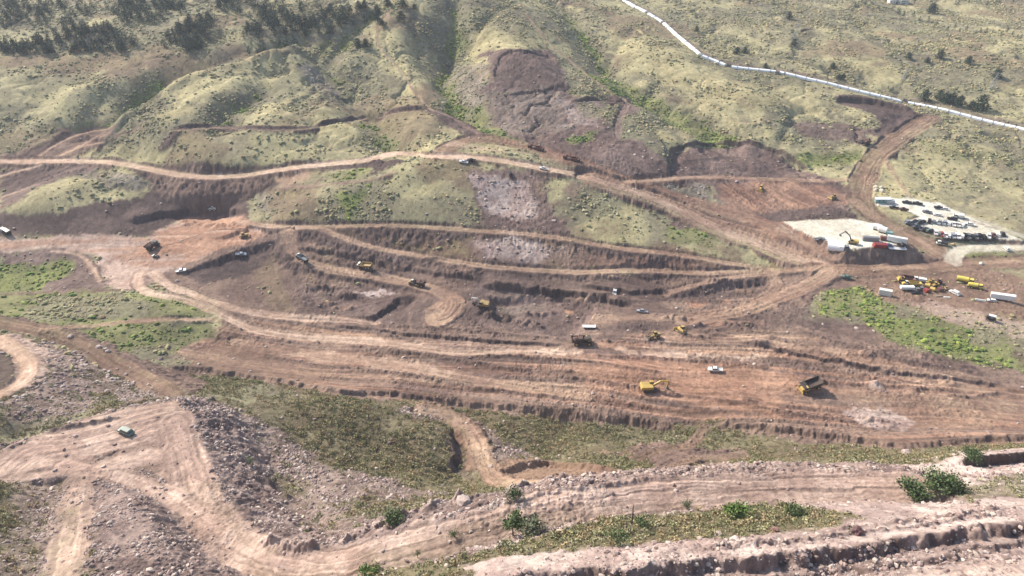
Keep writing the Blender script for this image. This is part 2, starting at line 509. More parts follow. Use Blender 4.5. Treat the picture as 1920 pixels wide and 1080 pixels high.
zone([(330,150),(440,118),(540,100),(520,150),(420,190),(300,220)],'straw',8,6,.9)
zone([(700,50),(760,50),(800,100),(760,160),(690,110)],'straw',8,6,.9)
zone([(880,60),(1000,40),(1060,100),(930,95),(880,150),(860,120)],'straw',8,5,.9)
zone([(1150,70),(1280,95),(1420,170),(1560,190),(1500,220),(1300,190),(1180,130)],'straw',8,6,.8)
zone([(860,200),(915,200),(915,235),(960,258),(1040,285),(960,275),(880,250)],'green',4,3,.9)
zone([(840,110),(910,130),(915,180),(880,230),(850,200)],'outcrop',4,4,.8)
zone([(560,120),(600,120),(660,190),(610,190)],'outcrop',4,4,.7)
zone([(1130,220),(1210,225),(1250,280),(1265,320),(1200,300),(1140,270)],'scrub',3,2)
zone([(1100,140),(1180,165),(1250,200),(1330,240),(1370,262),(1320,265),(1230,215),(1150,175)],'green',5,4,.9)
zone([(1500,305),(1560,290),(1615,285),(1600,310),(1530,320)],'bright',4,4,.8,2)
zone([(1680,290),(1850,300),(1920,330),(1920,430),(1800,390),(1660,340)],'grass',5,4)
zone([(1720,300),(1800,300),(1860,320),(1800,340)],'straw',8,5,.7)
zone([(1740,270),(1830,280),(1900,300),(1850,300),(1760,290)],'green',5,5,.5)
zone([(0,375),(100,345),(230,320),(310,350),(255,385),(190,392),(110,418),(0,412)],'straw',4,3,.6)
zone([(250,318),(310,330),(300,352),(180,350),(150,330)],'outcrop',3,3,.8)
zone([(470,345),(520,340),(540,400),(520,425),(475,400)],'outcrop',3,3,.7)
zone([(615,355),(680,350),(690,370),(650,405),(610,385)],'bright',4,3,1,3)
zone([(640,315),(700,312),(690,328),(620,345),(600,330)],'green',3,2,.8)
zone([(500,350),(600,350),(610,390),(640,410),(560,425),(500,420)],'russet',4,3,.9)
# cut earth
zone([(900,100),(940,95),(1030,97),(1048,120),(1050,140),(1090,182),(1180,190),(1185,215),(1140,215),(1165,275),(1200,290),(1230,320),(1150,332),(1050,290),(960,256),(915,235),(912,170),(935,140)],'purple',3,3)
zone([(940,97),(1030,98),(1048,122),(1030,160),(960,165),(925,150)],'dark',2,2,.8)
stripes([(935,95),(1045,98),(1060,170),(930,175)],(950,105),(1030,130),.35,.16,.3,'purple','dark',.5,.1)
stripes([(915,180),(1080,175),(1150,230),(1160,280),(960,256)],(960,250),(1060,190),.5,.16,.25,'dirt','dark',.55,.12)
stripes([(1060,275),(1200,268),(1265,330),(1150,332)],(1080,285),(1220,320),.4,.14,.25,'dirt','dark',.5,.12)
zone([(915,180),(960,172),(1050,165),(1075,195),(1085,245),(960,250),(918,230)],'outcrop',3,4,.45,.2)
zone([(1040,180),(1110,195),(1120,240),(1060,240)],'pinkrock',3,3,.35,.1)
zone([(1080,190),(1165,195),(1150,225),(1100,225)],'scrub',3,3,.7)
zone([(1060,262),(1115,250),(1115,262),(1070,272)],'green',2,1,.9,3)
zone([(1050,275),(1180,268),(1250,305),(1265,335),(1160,332)],'purple',3,2)
zone([(1255,275),(1420,268),(1460,285),(1500,318),(1580,345),(1600,395),(1560,412),(1450,415),(1380,395),(1320,345),(1180,345),(1180,333),(1258,330)],'purple',2,2)
zone([(1340,345),(1440,337),(1560,350),(1595,380),(1560,392),(1440,398),(1370,385)],'red',3,2)
stripes([(1340,342),(1440,338),(1540,350),(1570,380),(1430,400),(1360,390)],(1370,345),(1450,395),.25,.1,.6,'orange','red',.5)
stripes([(1290,290),(1420,280),(1500,320),(1560,345),(1290,330)],(1300,320),(1400,300),.3,.1,.35,'tan','purple',.35)
zone([(1180,338),(1320,345),(1360,380),(1290,365)],'outcrop',3,3,.8)
zone([(1430,398),(1560,390),(1605,405),(1600,412),(1450,416)],'dark',2,1.5)
zone([(1485,225),(1560,226),(1640,243),(1625,275),(1560,272),(1500,252)],'purple',3,3,.9)
zone([(1562,183),(1610,182),(1700,204),(1738,220),(1680,262),(1630,250),(1655,230),(1605,206)],'dark',2,1.5)
zone([(800,208),(835,212),(880,238),(920,258),(880,256),(850,245),(820,228)],'dark',2,1)
zone([(0,288),(60,283),(110,245),(180,232),(258,238),(250,250),(180,258),(190,272),(120,300),(0,302)],'dirt',2,2)
stripes([(0,288),(110,245),(258,238),(180,262),(120,300),(0,302)],(20,290),(150,245),.5,.1,.3,'tan','dark',.7)
zone([(0,302),(230,312),(110,335),(50,370),(0,392)],'purple',2,2)
stripes([(0,302),(230,312),(110,335),(50,370),(0,392)],(0,350),(110,312),.6,.1,.3,'tan','dark',.7)
zone([(240,318),(330,333),(420,345),(500,332),(530,345),(470,378),(468,412),(330,412),(285,446),(100,450),(0,440),(-60,432),(0,402),(110,406),(180,384),(245,374),(300,345)],'dark',2,1)
zone([(510,325),(590,315),(575,338),(535,352),(520,345)],'tan',2,1)
zone([(590,312),(770,296),(700,322),(690,312),(600,325)],'dark',1.5,1)
zone([(880,325),(950,312),(1040,330),(1015,350),(1060,400),(1085,450),(900,432),(890,385)],'purple',3,3)
zone([(890,335),(990,345),(1005,385),(1000,405),(930,410),(900,380)],'pinkrock',3,3,.8,.2)
zone([(1000,340),(1100,345),(1060,380),(1010,370)],'dirt',3,4,.7)
zone([(1280,410),(1300,405),(1305,428),(1240,430)],'purple',1,1)
zone([(1260,430),(1340,425),(1350,450),(1290,460),(1250,450)],'green',3,2,.8)
zone([(600,428),(900,434),(1150,462),(1330,470),(1380,495),(1540,500),(1000,512),(850,492),(700,470)],'olive',2,2)
zone([(860,445),(1000,450),(1180,470),(1380,500),(1000,505),(880,495)],'dirt',4,3)
zone([(880,450),(960,448),(1060,465),(1050,490),(910,490)],'pinkrock',4,3,.75,.2)
zone([(1100,470),(1330,485),(1380,500),(1080,500)],'red',5,3,.6)
# the plateau on the left
zone([(-60,446),(0,444),(100,450),(270,444),(330,412),(450,404),(470,415),(600,430),(540,450),(500,470),(340,514),(290,520),(240,545),(200,545),(180,480),(100,470),(-60,480)],'track',2,2)
zone([(280,440),(340,408),(440,405),(520,440),(500,465),(400,485),(280,480)],'orange',5,4,.9)
stripes([(-60,450),(270,448),(400,425),(500,460),(300,510),(180,475),(-60,475)],(40,465),(420,445),.15,.12,.5,'pale','orange',.65,.05)
zone([(0,478),(100,470),(172,480),(195,535),(200,548),(0,560)],'purple',2,2)
zone([(-20,495),(110,488),(130,498),(100,530),(70,548),(-20,545)],'bright',4,4,.9,2)
# main excavation
MAIN=[(420,600),(400,560),(300,535),(262,520),(330,505),(520,440),(600,430),(850,490),(1000,510),(1440,512),(1500,500),(1560,500),(1700,480),(1790,480),(2060,480),(2060,560),(1920,600),(1640,560),(1590,540),(1530,560),(1500,600),(1640,610),(1700,655),(1800,675),(1920,695),(2060,700),(2060,830),(1850,825),(1700,835),(1500,825),(1330,790),(1260,805),(1100,785),(900,770),(800,745),(700,750),(600,735),(450,705),(300,695),(340,650),(410,620)]
zone(MAIN,'dirt',2,2)
zone([(540,450),(600,440),(700,480),(850,500),(1000,520),(1250,550),(1500,530),(1300,585),(1180,600),(1080,640),(760,630),(560,595),(440,580),(400,540)],'dirt',2,2)
zone([(560,530),(740,540),(770,590),(700,605),(560,590)],'purple',6,4,.8)
zone([(700,470),(850,495),(1100,515),(1080,560),(900,540),(740,510)],'dark',6,4,.7)
zone([(345,512),(535,450),(545,482),(450,520),(380,535)],'dark',1.5,1)
zone([(900,540),(1100,560),(1130,570),(1070,635),(880,610)],'purple',4,3,.9)
zone([(760,560),(900,545),(960,590),(870,615),(730,605)],'dark',4,3,.8)
zone([(930,555),(1050,555),(1000,590),(920,585)],'outcrop',4,3,.35,.1)
zone([(1060,575),(1075,575),(1075,582),(1060,582)],'orange',1,1)
zone([(650,548),(720,545),(745,552),(700,560)],'pinkrock',1.5,1,.9,.1)
zone([(1295,558),(1335,553),(1325,568),(1290,582)],'orange',1.5,1)
zone([(1350,560),(1375,558),(1370,570),(1350,570)],'orange',1.5,1)
zone([(1250,550),(1400,525),(1445,520),(1450,545),(1380,560),(1200,565)],'dark',3,2,.9)
stripes([(840,495),(1100,515),(1440,515),(1430,560),(1250,590),(1080,560),(900,535)],(850,505),(1200,545),.35,.1,.4,'dirt','dark',.6)
stripes([(540,450),(600,440),(640,480),(660,560),(560,590),(420,570)],(560,460),(620,580),.2,.08,.5,'olive','dark',.4)
stripes([(1100,590),(1300,585),(1380,570),(1500,530),(1440,600),(1280,620),(1120,640)],(1150,610),(1400,590),.2,.1,.5,'tan','dirt',.55)
zone([(1140,612),(1200,600),(1230,615),(1190,640),(1120,638)],'dark',3,2,.7)
# long graded benches
GR=[(430,605),(560,600),(760,640),(1080,650),(1260,612),(1350,600),(1500,625),(1700,690),(2060,740),(2060,830),(1700,832),(1280,795),(900,765),(700,745),(420,695),(330,665)]
stripes(GR,(560,660),(1300,710),.42,.2,.32,'tan','red',.75,.02)
stripes(GR,(700,655),(1500,700),.25,.18,.8,'orange','dirt',.5,.015)
zone([(1080,690),(1200,675),(1360,680),(1480,700),(1520,730),(1450,775),(1250,755),(1090,735)],'orange',6,4,.7)
stripes([(1200,680),(1360,680),(1500,705),(1480,735),(1300,745),(1200,720)],(1250,720),(1450,715),.2,.1,.6,'orange','red',.45,.03)
zone([(525,660),(620,658),(760,675),(850,695),(840,706),(700,692),(520,668)],'pale',3,2,.85)
zone([(1160,655),(1280,660),(1430,668),(1400,674),(1180,664)],'pale',2,2,.7)
zone([(1640,760),(1920,740),(1980,800),(1700,800)],'tan',8,6,.5)
stripes([(1280,600),(1500,640),(1720,690),(1950,740),(1700,740),(1400,640)],(1300,610),(1700,700),.35,.18,.4,'tan','brown',.6,.02)
zone([(300,690),(420,620),(480,640),(620,700),(560,735),(430,705)],'brown',6,4,.6)
# the yard on the right
zone([(1560,505),(1700,500),(1920,500),(2060,505),(2060,620),(1900,610),(1700,575),(1640,560),(1600,535)],'brown',3,2,.75)
zone([(1700,565),(1800,575),(1920,605),(1980,640),(1900,632),(1780,610)],'track',4,3,.6)
zone([(1800,478),(2060,474),(2060,490),(1830,492)],'green',3,2,.8)
zone([(1850,500),(2060,500),(2060,535),(1920,535)],'grass',3,3,.8)
GREENPATCH=[(1525,565),(1570,545),(1620,540),(1655,558),(1680,590),(1760,600),(1830,625),(1820,650),(1880,632),(1915,690),(1840,678),(1760,668),(1660,640),(1610,598),(1520,596)]
zone(GREENPATCH,'green',3,3,1,3.6)
zone([(1650,590),(1740,605),(1800,640),(1850,650),(1900,690),(1800,670),(1690,640)],'bright',5,4,.7,9)
zone([(1400,590),(1480,570),(1560,600),(1640,615),(1560,622),(1460,608)],'dark',3,3,.7)
# left middle ground
zone([(0,545),(190,545),(260,548),(340,562),(405,585),(330,600),(240,603),(160,615),(60,606),(-60,590)],'green',3,2,.9)
zone([(60,560),(200,548),(290,570),(260,592),(150,606),(50,600)],'scrub',4,4,.95,1.6)
zone([(150,615),(240,605),(400,602),(410,622),(340,650),(290,690),(230,680)],'green',3,3,.9)
zone([(260,650),(330,650),(340,700),(480,715),(560,740),(460,760),(330,735),(250,690)],'scrub',5,4,.9)
zone([(90,640),(200,680),(260,720),(330,745),(240,760),(120,730),(70,690)],'rubble',4,4,.8,1)
zone([(0,770),(120,690),(190,740),(120,800),(0,800)],'rubble',4,4,.8,1)
zone([(0,790),(120,785),(200,760),(100,810),(0,840)],'scrub',3,3,.9)
zone([(0,640),(60,700),(0,740),(-60,740),(-60,640)],'dark',3,2,.8)
# near slope
zone([(330,745),(420,760),(520,800),(640,880),(830,925),(860,950),(700,985),(600,1010),(470,960),(400,900),(385,830)],'rubble',3,3,.85)
zone([(390,850),(480,880),(560,940),(500,945),(410,890)],'dark',3,2,.7)  # dark cover paints the shade in the hollow beside the spur
zone([(470,870),(560,895),(600,940),(820,930),(870,950),(700,975),(560,940)],'brush',4,3,.7)
zone([(430,950),(560,1000),(620,1030),(540,1040),(440,980)],'rubble',3,3,.8)
zone([(170,890),(260,880),(340,930),(430,1010),(470,1100),(160,1100),(150,960)],'rubble',3,3)
zone([(-60,900),(70,905),(150,905),(110,1000),(60,1100),(-60,1100)],'rubble',3,3,.7)
zone([(-60,890),(10,900),(30,960),(20,1030),(-60,1060)],'brush',3,2)
zone([(840,790),(900,790),(960,830),(1000,860),(930,870),(890,830)],'rubble',3,2,.8)
zone([(840,805),(900,840),(880,900),(845,890)],'dark',2,2,.7)
zone([(920,870),(1000,865),(1130,880),(1170,888),(1075,905),(960,905),(920,895)],'brown',2,2)
zone([(740,765),(790,760),(860,790),(780,785)],'rubble',2,2,.7)
zone([(1120,850),(1230,845),(1280,850),(1180,860)],'brown',3,2,.8)
zone([(1240,880),(1300,860),(1400,850),(1330,880)],'brown',3,2,.8)
zone([(1040,912),(1200,888),(1450,885),(1640,868),(1800,850),(2060,835),(2060,1120),(820,1120),(880,1045),(1200,1015),(1500,990),(1600,975),(1480,945),(1300,935),(1150,950),(980,965),(700,1040),(560,1075),(500,1050),(640,1035),(850,968)],'pinkrock',3,2.5)
zone([(1100,925),(1300,900),(1500,890),(1680,895),(1700,940),(1500,940),(1300,930),(1150,950)],'track',3,2,.9)
zone([(640,1100),(760,1030),(900,985),(960,962),(1150,952),(1300,938),(1480,948),(1590,968),(1560,990),(1300,1012),(1000,1040),(850,1060),(800,1120),(620,1120)],'brush',3,2.5)
zone([(1560,880),(1700,862),(1820,860),(1700,870)],'brush',3,3,.8)
zone([(1780,910),(1920,890),(2060,880),(2060,920),(1800,935)],'brush',3,3,.7)
zone([(1480,1075),(1700,1050),(1920,1045),(2060,1100),(1500,1120)],'track',4,3,.4)

# ------------------------------------------------------------------ platforms, banks and haul roads
terrace([(1448,418),(1500,413),(1600,410),(1640,418),(1665,432),(1702,458),(1640,463),(1585,470),(1540,455),(1490,434)],level=8.0,kind='white',bank='dirt',fill=.62)
zone([(1080,318),(1180,334),(1300,370),(1440,408),(1550,500),(1400,452),(1300,410),(1180,356)],'red',2,2,.9)
stripes([(1080,318),(1180,334),(1300,370),(1440,408),(1550,500),(1400,452),(1300,410),(1180,356)],(1100,325),(1450,440),.3,.18,.45,'tan','dark',.6,.02)
terrace([(1638,374),(1700,377),(1762,383),(1810,404),(1860,426),(1935,462),(1900,459),(1850,448),(1770,446),(1695,416),(1722,407),(1690,396),(1638,388)],kind='white',bank='dirt',fill=.7)
terrace([(345,512),(290,505),(250,480),(400,440),(520,428),(545,438),(532,450)],kind=None,dz=1.0,bank='dark',fill=.75,cut=5)
terrace([(1000,615),(930,600),(930,565),(1050,560),(1110,580),(1070,630)],dz=-2.5,kind=None,bank='purple',cut=.8,fill=5)
terrace([(760,606),(690,604),(745,565),(770,562)],dz=-2.5,kind=None,bank='dark',cut=.9,fill=5)
terrace([(1700,540),(1900,545),(1900,600),(1750,575)],kind=None,bank='brown')
step([(1700,468),(1760,448),(1860,452),(1940,462)][::1],1.5,1.5,6,.6)
step([(1255,320),(1250,276),(1300,270),(1420,266),(1470,288),(1520,322)][::-1],-2.5,1.5,8,.5)
step([(1200,225),(1225,245),(1250,290),(1258,328)],-2.5,1.5,10,.6,'outcrop')
step([(925,150),(935,100),(1030,96),(1048,125)],1.5,2,8,.9)
step([(935,180),(1000,172),(1045,160)],1.3,1.5,8,1.1)
step([(1562,184),(1640,190),(1710,210)],4,3,9,.6)
step([(300,690),(380,695),(500,712),(640,738),(760,742),(860,757),(960,765),(1090,780),(1200,792),(1280,805)],2.2,2.8,10,1.0,'dirt')
step([(1330,795),(1450,805),(1560,820),(1700,835),(1860,822),(2000,820)],2.0,2.6,10,1.0,'dirt')
step([(235,420),(300,400),(400,392),(465,400)],2.5,2,8,.8)
step([(320,410),(440,408),(480,418),(460,440),(400,455)],-1.5,1.5,6,1.0,'orange')
step([(900,535),(1000,545),(1130,560),(1190,570)],2.5,2,8,1.2)
step([(1110,575),(1075,600),(1060,635)],1.8,1.2,7,.5)
step([(770,562),(740,605)],1.8,1.5,8,.5)
step([(1250,552),(1380,532),(1450,522)],2.6,2,6,.6)
step([(845,805),(858,850),(848,895)],-3.5,2.5,10,1.0)
step([(395,850),(470,880),(560,945)],-3.5,3,10,.8)
step([(900,905),(1000,868),(1130,880),(1170,890)],2.5,2.5,7,.6,'brown')
step([(1790,872),(1860,862),(1930,855),(2010,845)],4.5,1.8,10,.8)
step([(880,1112),(1000,1090),(1230,1080),(1330,1066),(1500,1052),(1650,1030),(1800,1010),(1930,992),(2030,976)],3.0,2.0,10,1.1,'rubble')
step([(960,1130),(1230,1100),(1330,1090),(1500,1074),(1650,1050),(1800,1032),(1930,1012),(2030,996)],1.1,1.6,6,1.4,'rubble')
zone([(900,1110),(1230,1074),(1500,1046),(1800,1004),(2030,970),(2030,1010),(1800,1045),(1500,1090),(1230,1120)],'rubble',2,2,.7)
road([(330,245),(420,241),(500,243),(580,238),(640,226),(682,217)],3.6,'dirt',cut=1.6,bank='dark',ruts=.5)
road([(712,214),(750,206),(800,206),(835,214),(870,236),(900,252)],3.6,'dirt',cut=1.6,bank='dark',ruts=.5)
road([(735,15),(703,50),(695,75),(720,100),(750,120),(775,155),(768,172),(790,195),(815,210)],2.2,'tan',ruts=0,bank='straw',sm=3,op=.8)
road([(985,25),(1010,60),(1030,85),(1070,115),(1110,150),(1140,175),(1178,191)],2.4,'tan',ruts=0,bank='straw',sm=3,op=.8)
road([(1075,191),(1120,187),(1178,192)],3,'dark',cut=1.8,bank='dark',ruts=0)
road([(1178,192),(1155,205),(1150,235),(1158,265)],4,'purple',ruts=1,sm=3)
road([(1500,58),(1560,52),(1615,42)],2,'russet',ruts=0,bank='dark',sm=3,cut=1.5)
road([(1190,55),(1240,90),(1300,100)],1.6,'russet',ruts=0,bank='straw',sm=3,op=.7)
road([(1660,290),(1672,330),(1700,372)],2.6,'tan',ruts=.5,bank='straw',sm=3,op=.8)
road([(1655,300),(1672,330)],2.6,'tan',ruts=.5,bank='straw',sm=3,op=.6)
road([(1366,222),(1375,235),(1400,240),(1430,235),(1438,225)],1.4,'tan',ruts=0,bank='straw',sm=3,op=.8)
road([(600,338),(600,350),(560,352),(540,351)],2.5,'dirt',ruts=0,sm=3)
road([(740,322),(680,338),(590,350),(535,352)],3.0,'dirt',ruts=.3,sm=4,bank='dirt')
road([(70,296),(110,265),(150,243),(200,240)],3,'tan',ruts=.3,sm=4)
road([(110,296),(150,275),(188,262)],3,'tan',ruts=.3,sm=4)
road([(0,325),(60,312),(100,306)],5,'pale',ruts=.5,sm=4)
road([(820,287),(850,264),(880,257),(930,260),(990,272),(1060,295),(1130,318),(1180,335),(1240,352),(1320,378),(1400,402),(1440,418),(1480,445),(1530,490)],11,'red',bank='red')
stripes([(800,290),(850,262),(900,255),(1000,275),(1100,310),(1180,333),(1100,318),(1000,300)],(860,268),(1100,312),.25,.1,.5,'pale','red',.5)
road([(-60,300),(0,301),(100,303),(240,307),(290,318),(340,330),(400,333),(460,328),(540,316),(640,303),(720,296),(775,290),(830,291),(900,296),(960,303),(1020,315),(1080,322),(1140,340),(1200,360),(1250,380),(1300,405),(1350,430),(1400,448),(1450,468),(1500,488),(1550,502)],7.5,'pale',bank='dirt',cut=1.3,ruts=.6,berm=.4)
road([(1110,330),(1200,360),(1250,380),(1300,405),(1350,430),(1400,448),(1450,468),(1500,488),(1545,502)],17,'tan',ruts=1.8,op=.7)
road([(1180,334),(1230,333),(1290,329),(1370,332),(1440,337),(1500,342),(1590,340)],5,'tan',bank='red')
road([(1460,432),(1500,455),(1560,490)],5,'tan',ruts=1)
road([(1745,220),(1700,245),(1660,275),(1635,300),(1620,330),(1605,355),(1602,380),(1618,400),(1660,420),(1710,445),(1750,470),(1785,495)],15,'brown',bank='dark',ruts=1.8,berm=.5)
road([(1602,380),(1618,400),(1660,420),(1710,445),(1750,470),(1785,495)],7,'tan',ruts=1,op=.7)
road([(1530,505),(1560,510),(1640,508),(1720,505),(1790,497),(1850,495),(1960,493)],12,'brown',ruts=1.4)
road([(1640,505),(1720,502),(1790,496),(1960,490)],4,'tan',ruts=1,op=.7)
road([(1790,495),(1765,478),(1790,466),(1850,464),(1960,466)],8,'white',ruts=.5,op=.8)
road([(1700,378),(1770,392),(1850,420),(1960,458)],6,'white',ruts=.5,op=.6)
road([(450,420),(480,420),(530,430),(600,428),(680,425),(760,426),(860,430),(960,438),(1060,448),(1140,462),(1220,470),(1300,480),(1380,495),(1440,503)],5,'tan',cut=1.5,bank='dark',op=.85)
road([(600,432),(650,455),(700,470),(780,480),(850,490),(900,500),(990,507),(1060,512),(1100,512),(1160,505),(1240,507),(1340,512),(1430,510),(1550,504)],5,'tan',cut=1.5,bank='dark',op=.85)
road([(540,440),(545,480),(570,497),(640,510),(720,523),(780,533),(830,548),(860,570)],8,'tan',bank='dark',ruts=1.2,op=.8)
terrace([(838,550),(862,556),(872,568),(868,584),(858,600),(842,613),(822,619),(802,616),(794,604),(800,586),(815,570)],kind='tan',bank='dark',dz=.5,ragged=1.6)
for q in ([(850,560),(862,575),(850,600),(825,612),(805,604),(812,585),(835,572)],[(845,566),(852,580),(838,598),(818,602),(822,586)],[(800,610),(830,617),(860,600),(870,575)]):
    road(q,4,'tan',ruts=2.2,fill=9,cut=9,op=.3,bank='tan')
road([(285,512),(310,535),(370,558),(430,578),(500,592),(560,598),(640,600),(700,602)],5.5,'pale',cut=1.4,bank='dirt',ruts=1.5,op=.85)
road([(265,510),(245,522),(245,538),(270,550),(340,560),(400,580),(440,605),(490,625),(560,635),(680,640),(760,648),(850,662),(950,660),(1080,660)],5.5,'pale',cut=1.6,bank='dirt',ruts=1.5,op=.8,berm=.4)
road([(440,640),(520,655),(620,668),(760,690),(900,712),(1000,730),(1100,745)],5,'tan',ruts=1.5,op=.7)
road([(1280,604),(1330,594),(1400,582),(1470,555),(1530,528),(1560,512)],9,'tan',bank='dark',ruts=1.5,berm=.5)
road([(1440,510),(1465,515),(1472,535),(1445,560),(1400,575)],5,'tan',ruts=1,op=.8)
road([(1250,550),(1320,531),(1380,521),(1450,514)],4,'tan',cut=1.3,bank='dark',op=.9)
road([(-60,600),(0,606),(80,620),(150,645),(200,675),(250,705),(290,730),(330,742)],8,'brown',cut=1.3,bank='dirt',ruts=1.5)
road([(80,618),(160,613),(240,603),(330,598),(405,601)],3.2,'tan',cut=1.8,bank='dark',ruts=.5)
road([(-40,553),(60,549),(140,544),(240,543)],2.6,'dirt',cut=1.8,bank='dark',ruts=0)
road([(100,473),(165,478),(180,500),(188,530)],1.8,'pale',ruts=0,sm=3)
road([(0,635),(25,650),(48,675),(70,690),(45,718),(-20,745)],6,'pale',bank='track',ruts=1.2,cut=1.3)
road([(790,768),(840,780),(880,805),(902,830),(906,860),(902,885),(930,905),(980,912),(1070,914)],6.5,'tan',bank='brown',ruts=1.6,berm=.3)
road([(1190,862),(1260,848),(1310,835),(1322,800)],4,'brown',ruts=.8)
road([(1250,885),(1290,868),(1400,855)],3,'tan',ruts=.8,op=.7)
terrace([(-60,850),(0,848),(120,800),(240,762),(330,750),(362,790),(372,840),(390,900),(330,915),(260,880),(200,882),(60,902),(-60,905)],level=33.0,kind='track',bank='rubble',fill=.75,cut=1.0)
stripes([(-60,850),(0,848),(120,800),(240,762),(330,750),(362,790),(372,840),(390,900),(200,882),(60,902),(-60,905)],(0,860),(280,800),.16,.22,.7,'pale','dirt',.35,.03)
for q in ([(0,880),(120,850),(260,800),(320,790),(345,815),(350,870)],[(20,895),(150,862),(280,820),(315,810),(330,840),(335,900)],[(0,865),(140,828),(260,785),(325,770),(350,800)],[(80,885),(200,868),(290,850),(360,900)],[(260,815),(300,795),(330,800),(335,830)]):
    road(q,5,'track',ruts=1.7,fill=9,cut=9,op=.35,bank='track')
windrow([(-40,850),(60,825),(160,790),(250,758),(320,746),(365,775),(388,830),(402,890),(425,940)],2.2,1.0,'rubble')
windrow([(60,838),(130,815),(235,785)],1.5,.7,'dark')
road([(330,790,33.1),(348,860,33.1),(368,930,34.5),(415,995,38),(490,1045,42),(560,1064,44.5),(640,1060,48),(720,1035,51.5),(850,1000,54),(980,972,54),(1080,950,52),(1200,932,48.5),(1400,918,46),(1600,912,45),(1720,915,46)],11,'track',bank='rubble',ruts=2.0,cut=1.2,fill=.7)
road([(120,872,33),(230,892,33.1),(310,922,33.6),(370,965,36),(420,1005,38.6)],5.5,'track',bank='rubble',ruts=1.8)
road([(150,900),(135,980),(120,1040),(105,1120)],8,'track',bank='rubble',ruts=2.0,fill=.8,op=.75)
windrow([(480,1015),(560,1045),(640,1033),(740,1000),(850,968),(960,945),(1075,925)],3.0,2.0,'pinkrock',.9,.5)
windrow([(1075,905),(1200,888),(1300,892),(1440,888),(1560,880),(1640,868)],2.2,1.2,'pinkrock',.9,.5)
windrow([(1540,1000),(1700,985),(1900,955)],1.6,.8,'rubble',.9,.7)
windrow([(1290,1040),(1500,1020),(1700,1000),(1900,970)],1.6,.8,'rubble',.9,.7)
gtk0 = np.random.default_rng(12)
# windrows left between the graded benches
for q,w,h in (([(700,612),(820,618),(950,630),(1080,640)],3,1.0),([(560,612),(700,625),(790,640)],3,1.0),([(640,650),(800,668),(950,690),(1100,712),(1260,735)],2.6,.9),
              ([(480,665),(600,690),(750,705),(900,730),(1000,745)],3,1.0),([(1100,668),(1220,672),(1340,680),(1450,690)],3,1.0),([(1230,735),(1380,755),(1500,778),(1650,800)],2.4,.8),
              ([(1100,642),(1240,645),(1400,650)],2.2,.9),([(1340,605),(1500,650),(1600,690)],2.4,.9),([(1420,600),(1560,640),(1700,680),(1850,705)],2.4,.9),([(900,665),(1100,678),(1250,700)],2,.7),
              ([(1130,640),(1180,655),(1300,658)],2,.6),([(1730,720),(1800,750),(1900,735)],2,.8),([(1180,745),(1300,765),(1420,780)],2.2,.8)):
    windrow(q,w,h*.8,'dark',.5,.8,.5)
for k in range(46):
    a = gtk0.uniform(0, 1); u_ = 560 + 840 * a; v_ = 470 + 60 * a + gtk0.uniform(0, 110)
    if k > 34: u_ = gtk0.uniform(1250, 1850); v_ = gtk0.uniform(640, 780)
    windrow([(u_, v_), (u_ + gtk0.uniform(12, 45), v_ + gtk0.uniform(-6, 9)), (u_ + gtk0.uniform(50, 80), v_ + gtk0.uniform(-6, 12))], gtk0.uniform(2, 5), gtk0.uniform(.5, 1.3), ['dark', 'dirt', 'purple', 'tan'][k % 4], .7, .5, .6)
step([(560,465),(680,492),(820,515),(900,530)],1.4,1.4,6,.9,'dark')
step([(420,560),(520,575),(640,585),(740,590)],-1.2,1.4,5,.9,'dark')
step([(1090,535),(1180,548),(1260,545)],1.5,1.4,6,.9,'dark')
step([(620,610),(760,628),(900,640),(1060,648)],1.3,1.4,6,.8,'dark')
step([(1380,640),(1520,672),(1700,705),(1880,725)],1.2,1.4,6,.8,'dark')
windrow([(325,240),(420,236),(500,238),(580,233),(640,220),(682,212)],3.2,.5,'dark',.3,.4,1.0)
windrow([(712,209),(750,201),(800,201),(838,208)],2.6,.4,'dark',.3,.4,.9)
# spoil heaps
zone([(1580,772),(1650,762),(1712,790),(1700,812),(1620,802)],'pinkrock',2,2,.6)
windrow([(1600,782),(1690,800)],7,1.6,None,.6,.3)
windrow([(1620,722),(1665,732)],5,1.4,'pinkrock',.6,.3)
windrow([(880,565),(930,600),(960,590)],8,2.6,'dark',.7,.25)
windrow([(330,415),(400,425),(450,430)],6,1.6,'orange',.9,.3)

# faint tyre tracks wandering over the bare earth
gtk = np.random.default_rng(3)
def track(pts, light=True):
    P = smooth_line(W(pts, 14, 2), 3)
    idx = near(P, 3)
    if len(idx) == 0: return
    d, side, arc, par = line_dist(X[idx], Y[idx], P)
    m = np.exp(-((d - 1.3) / .5) ** 2) * (0.6 + 0.5 * fbm(arc, 0 * arc, 0.05, 2, 7)) * (VEG[idx] < .06)
    COLR[idx] *= (1 + ((.34 if light else -.26) * m)[:, None]).astype(np.float32)
    Z[idx] -= .08 * m
for (u0, v0, u1, v1, n) in ((540,450,760,590,16),(560,600,1250,690,18),(1100,590,1500,650,14),(1280,610,1900,780,22),(1080,680,1500,760,14),(1650,500,1910,600,12),(900,500,1420,560,12),(0,440,500,480,12),(20,830,360,900,10),(1350,350,1560,400,8),(1100,900,1680,940,8),(420,650,1200,740,14),(1480,720,1910,800,12),(940,110,1180,300,8)):
    for k in range(n):
        a = gtk.uniform(u0, u1); b = gtk.uniform(v0, v1); L_ = gtk.uniform(.2, .5) * (u1 - u0); sl = (v1 - v0) / (u1 - u0)
        c = a + L_ * gtk.choice([-1, 1]); d_ = b + gtk.normal() * .35 * (v1 - v0) + sl * .3 * (c - a)
        track([(a, b), ((a + c) / 2 + gtk.normal() * 12, (b + d_) / 2 + gtk.normal() * .12 * (v1 - v0)), (c, d_)], gtk.random() < .6)
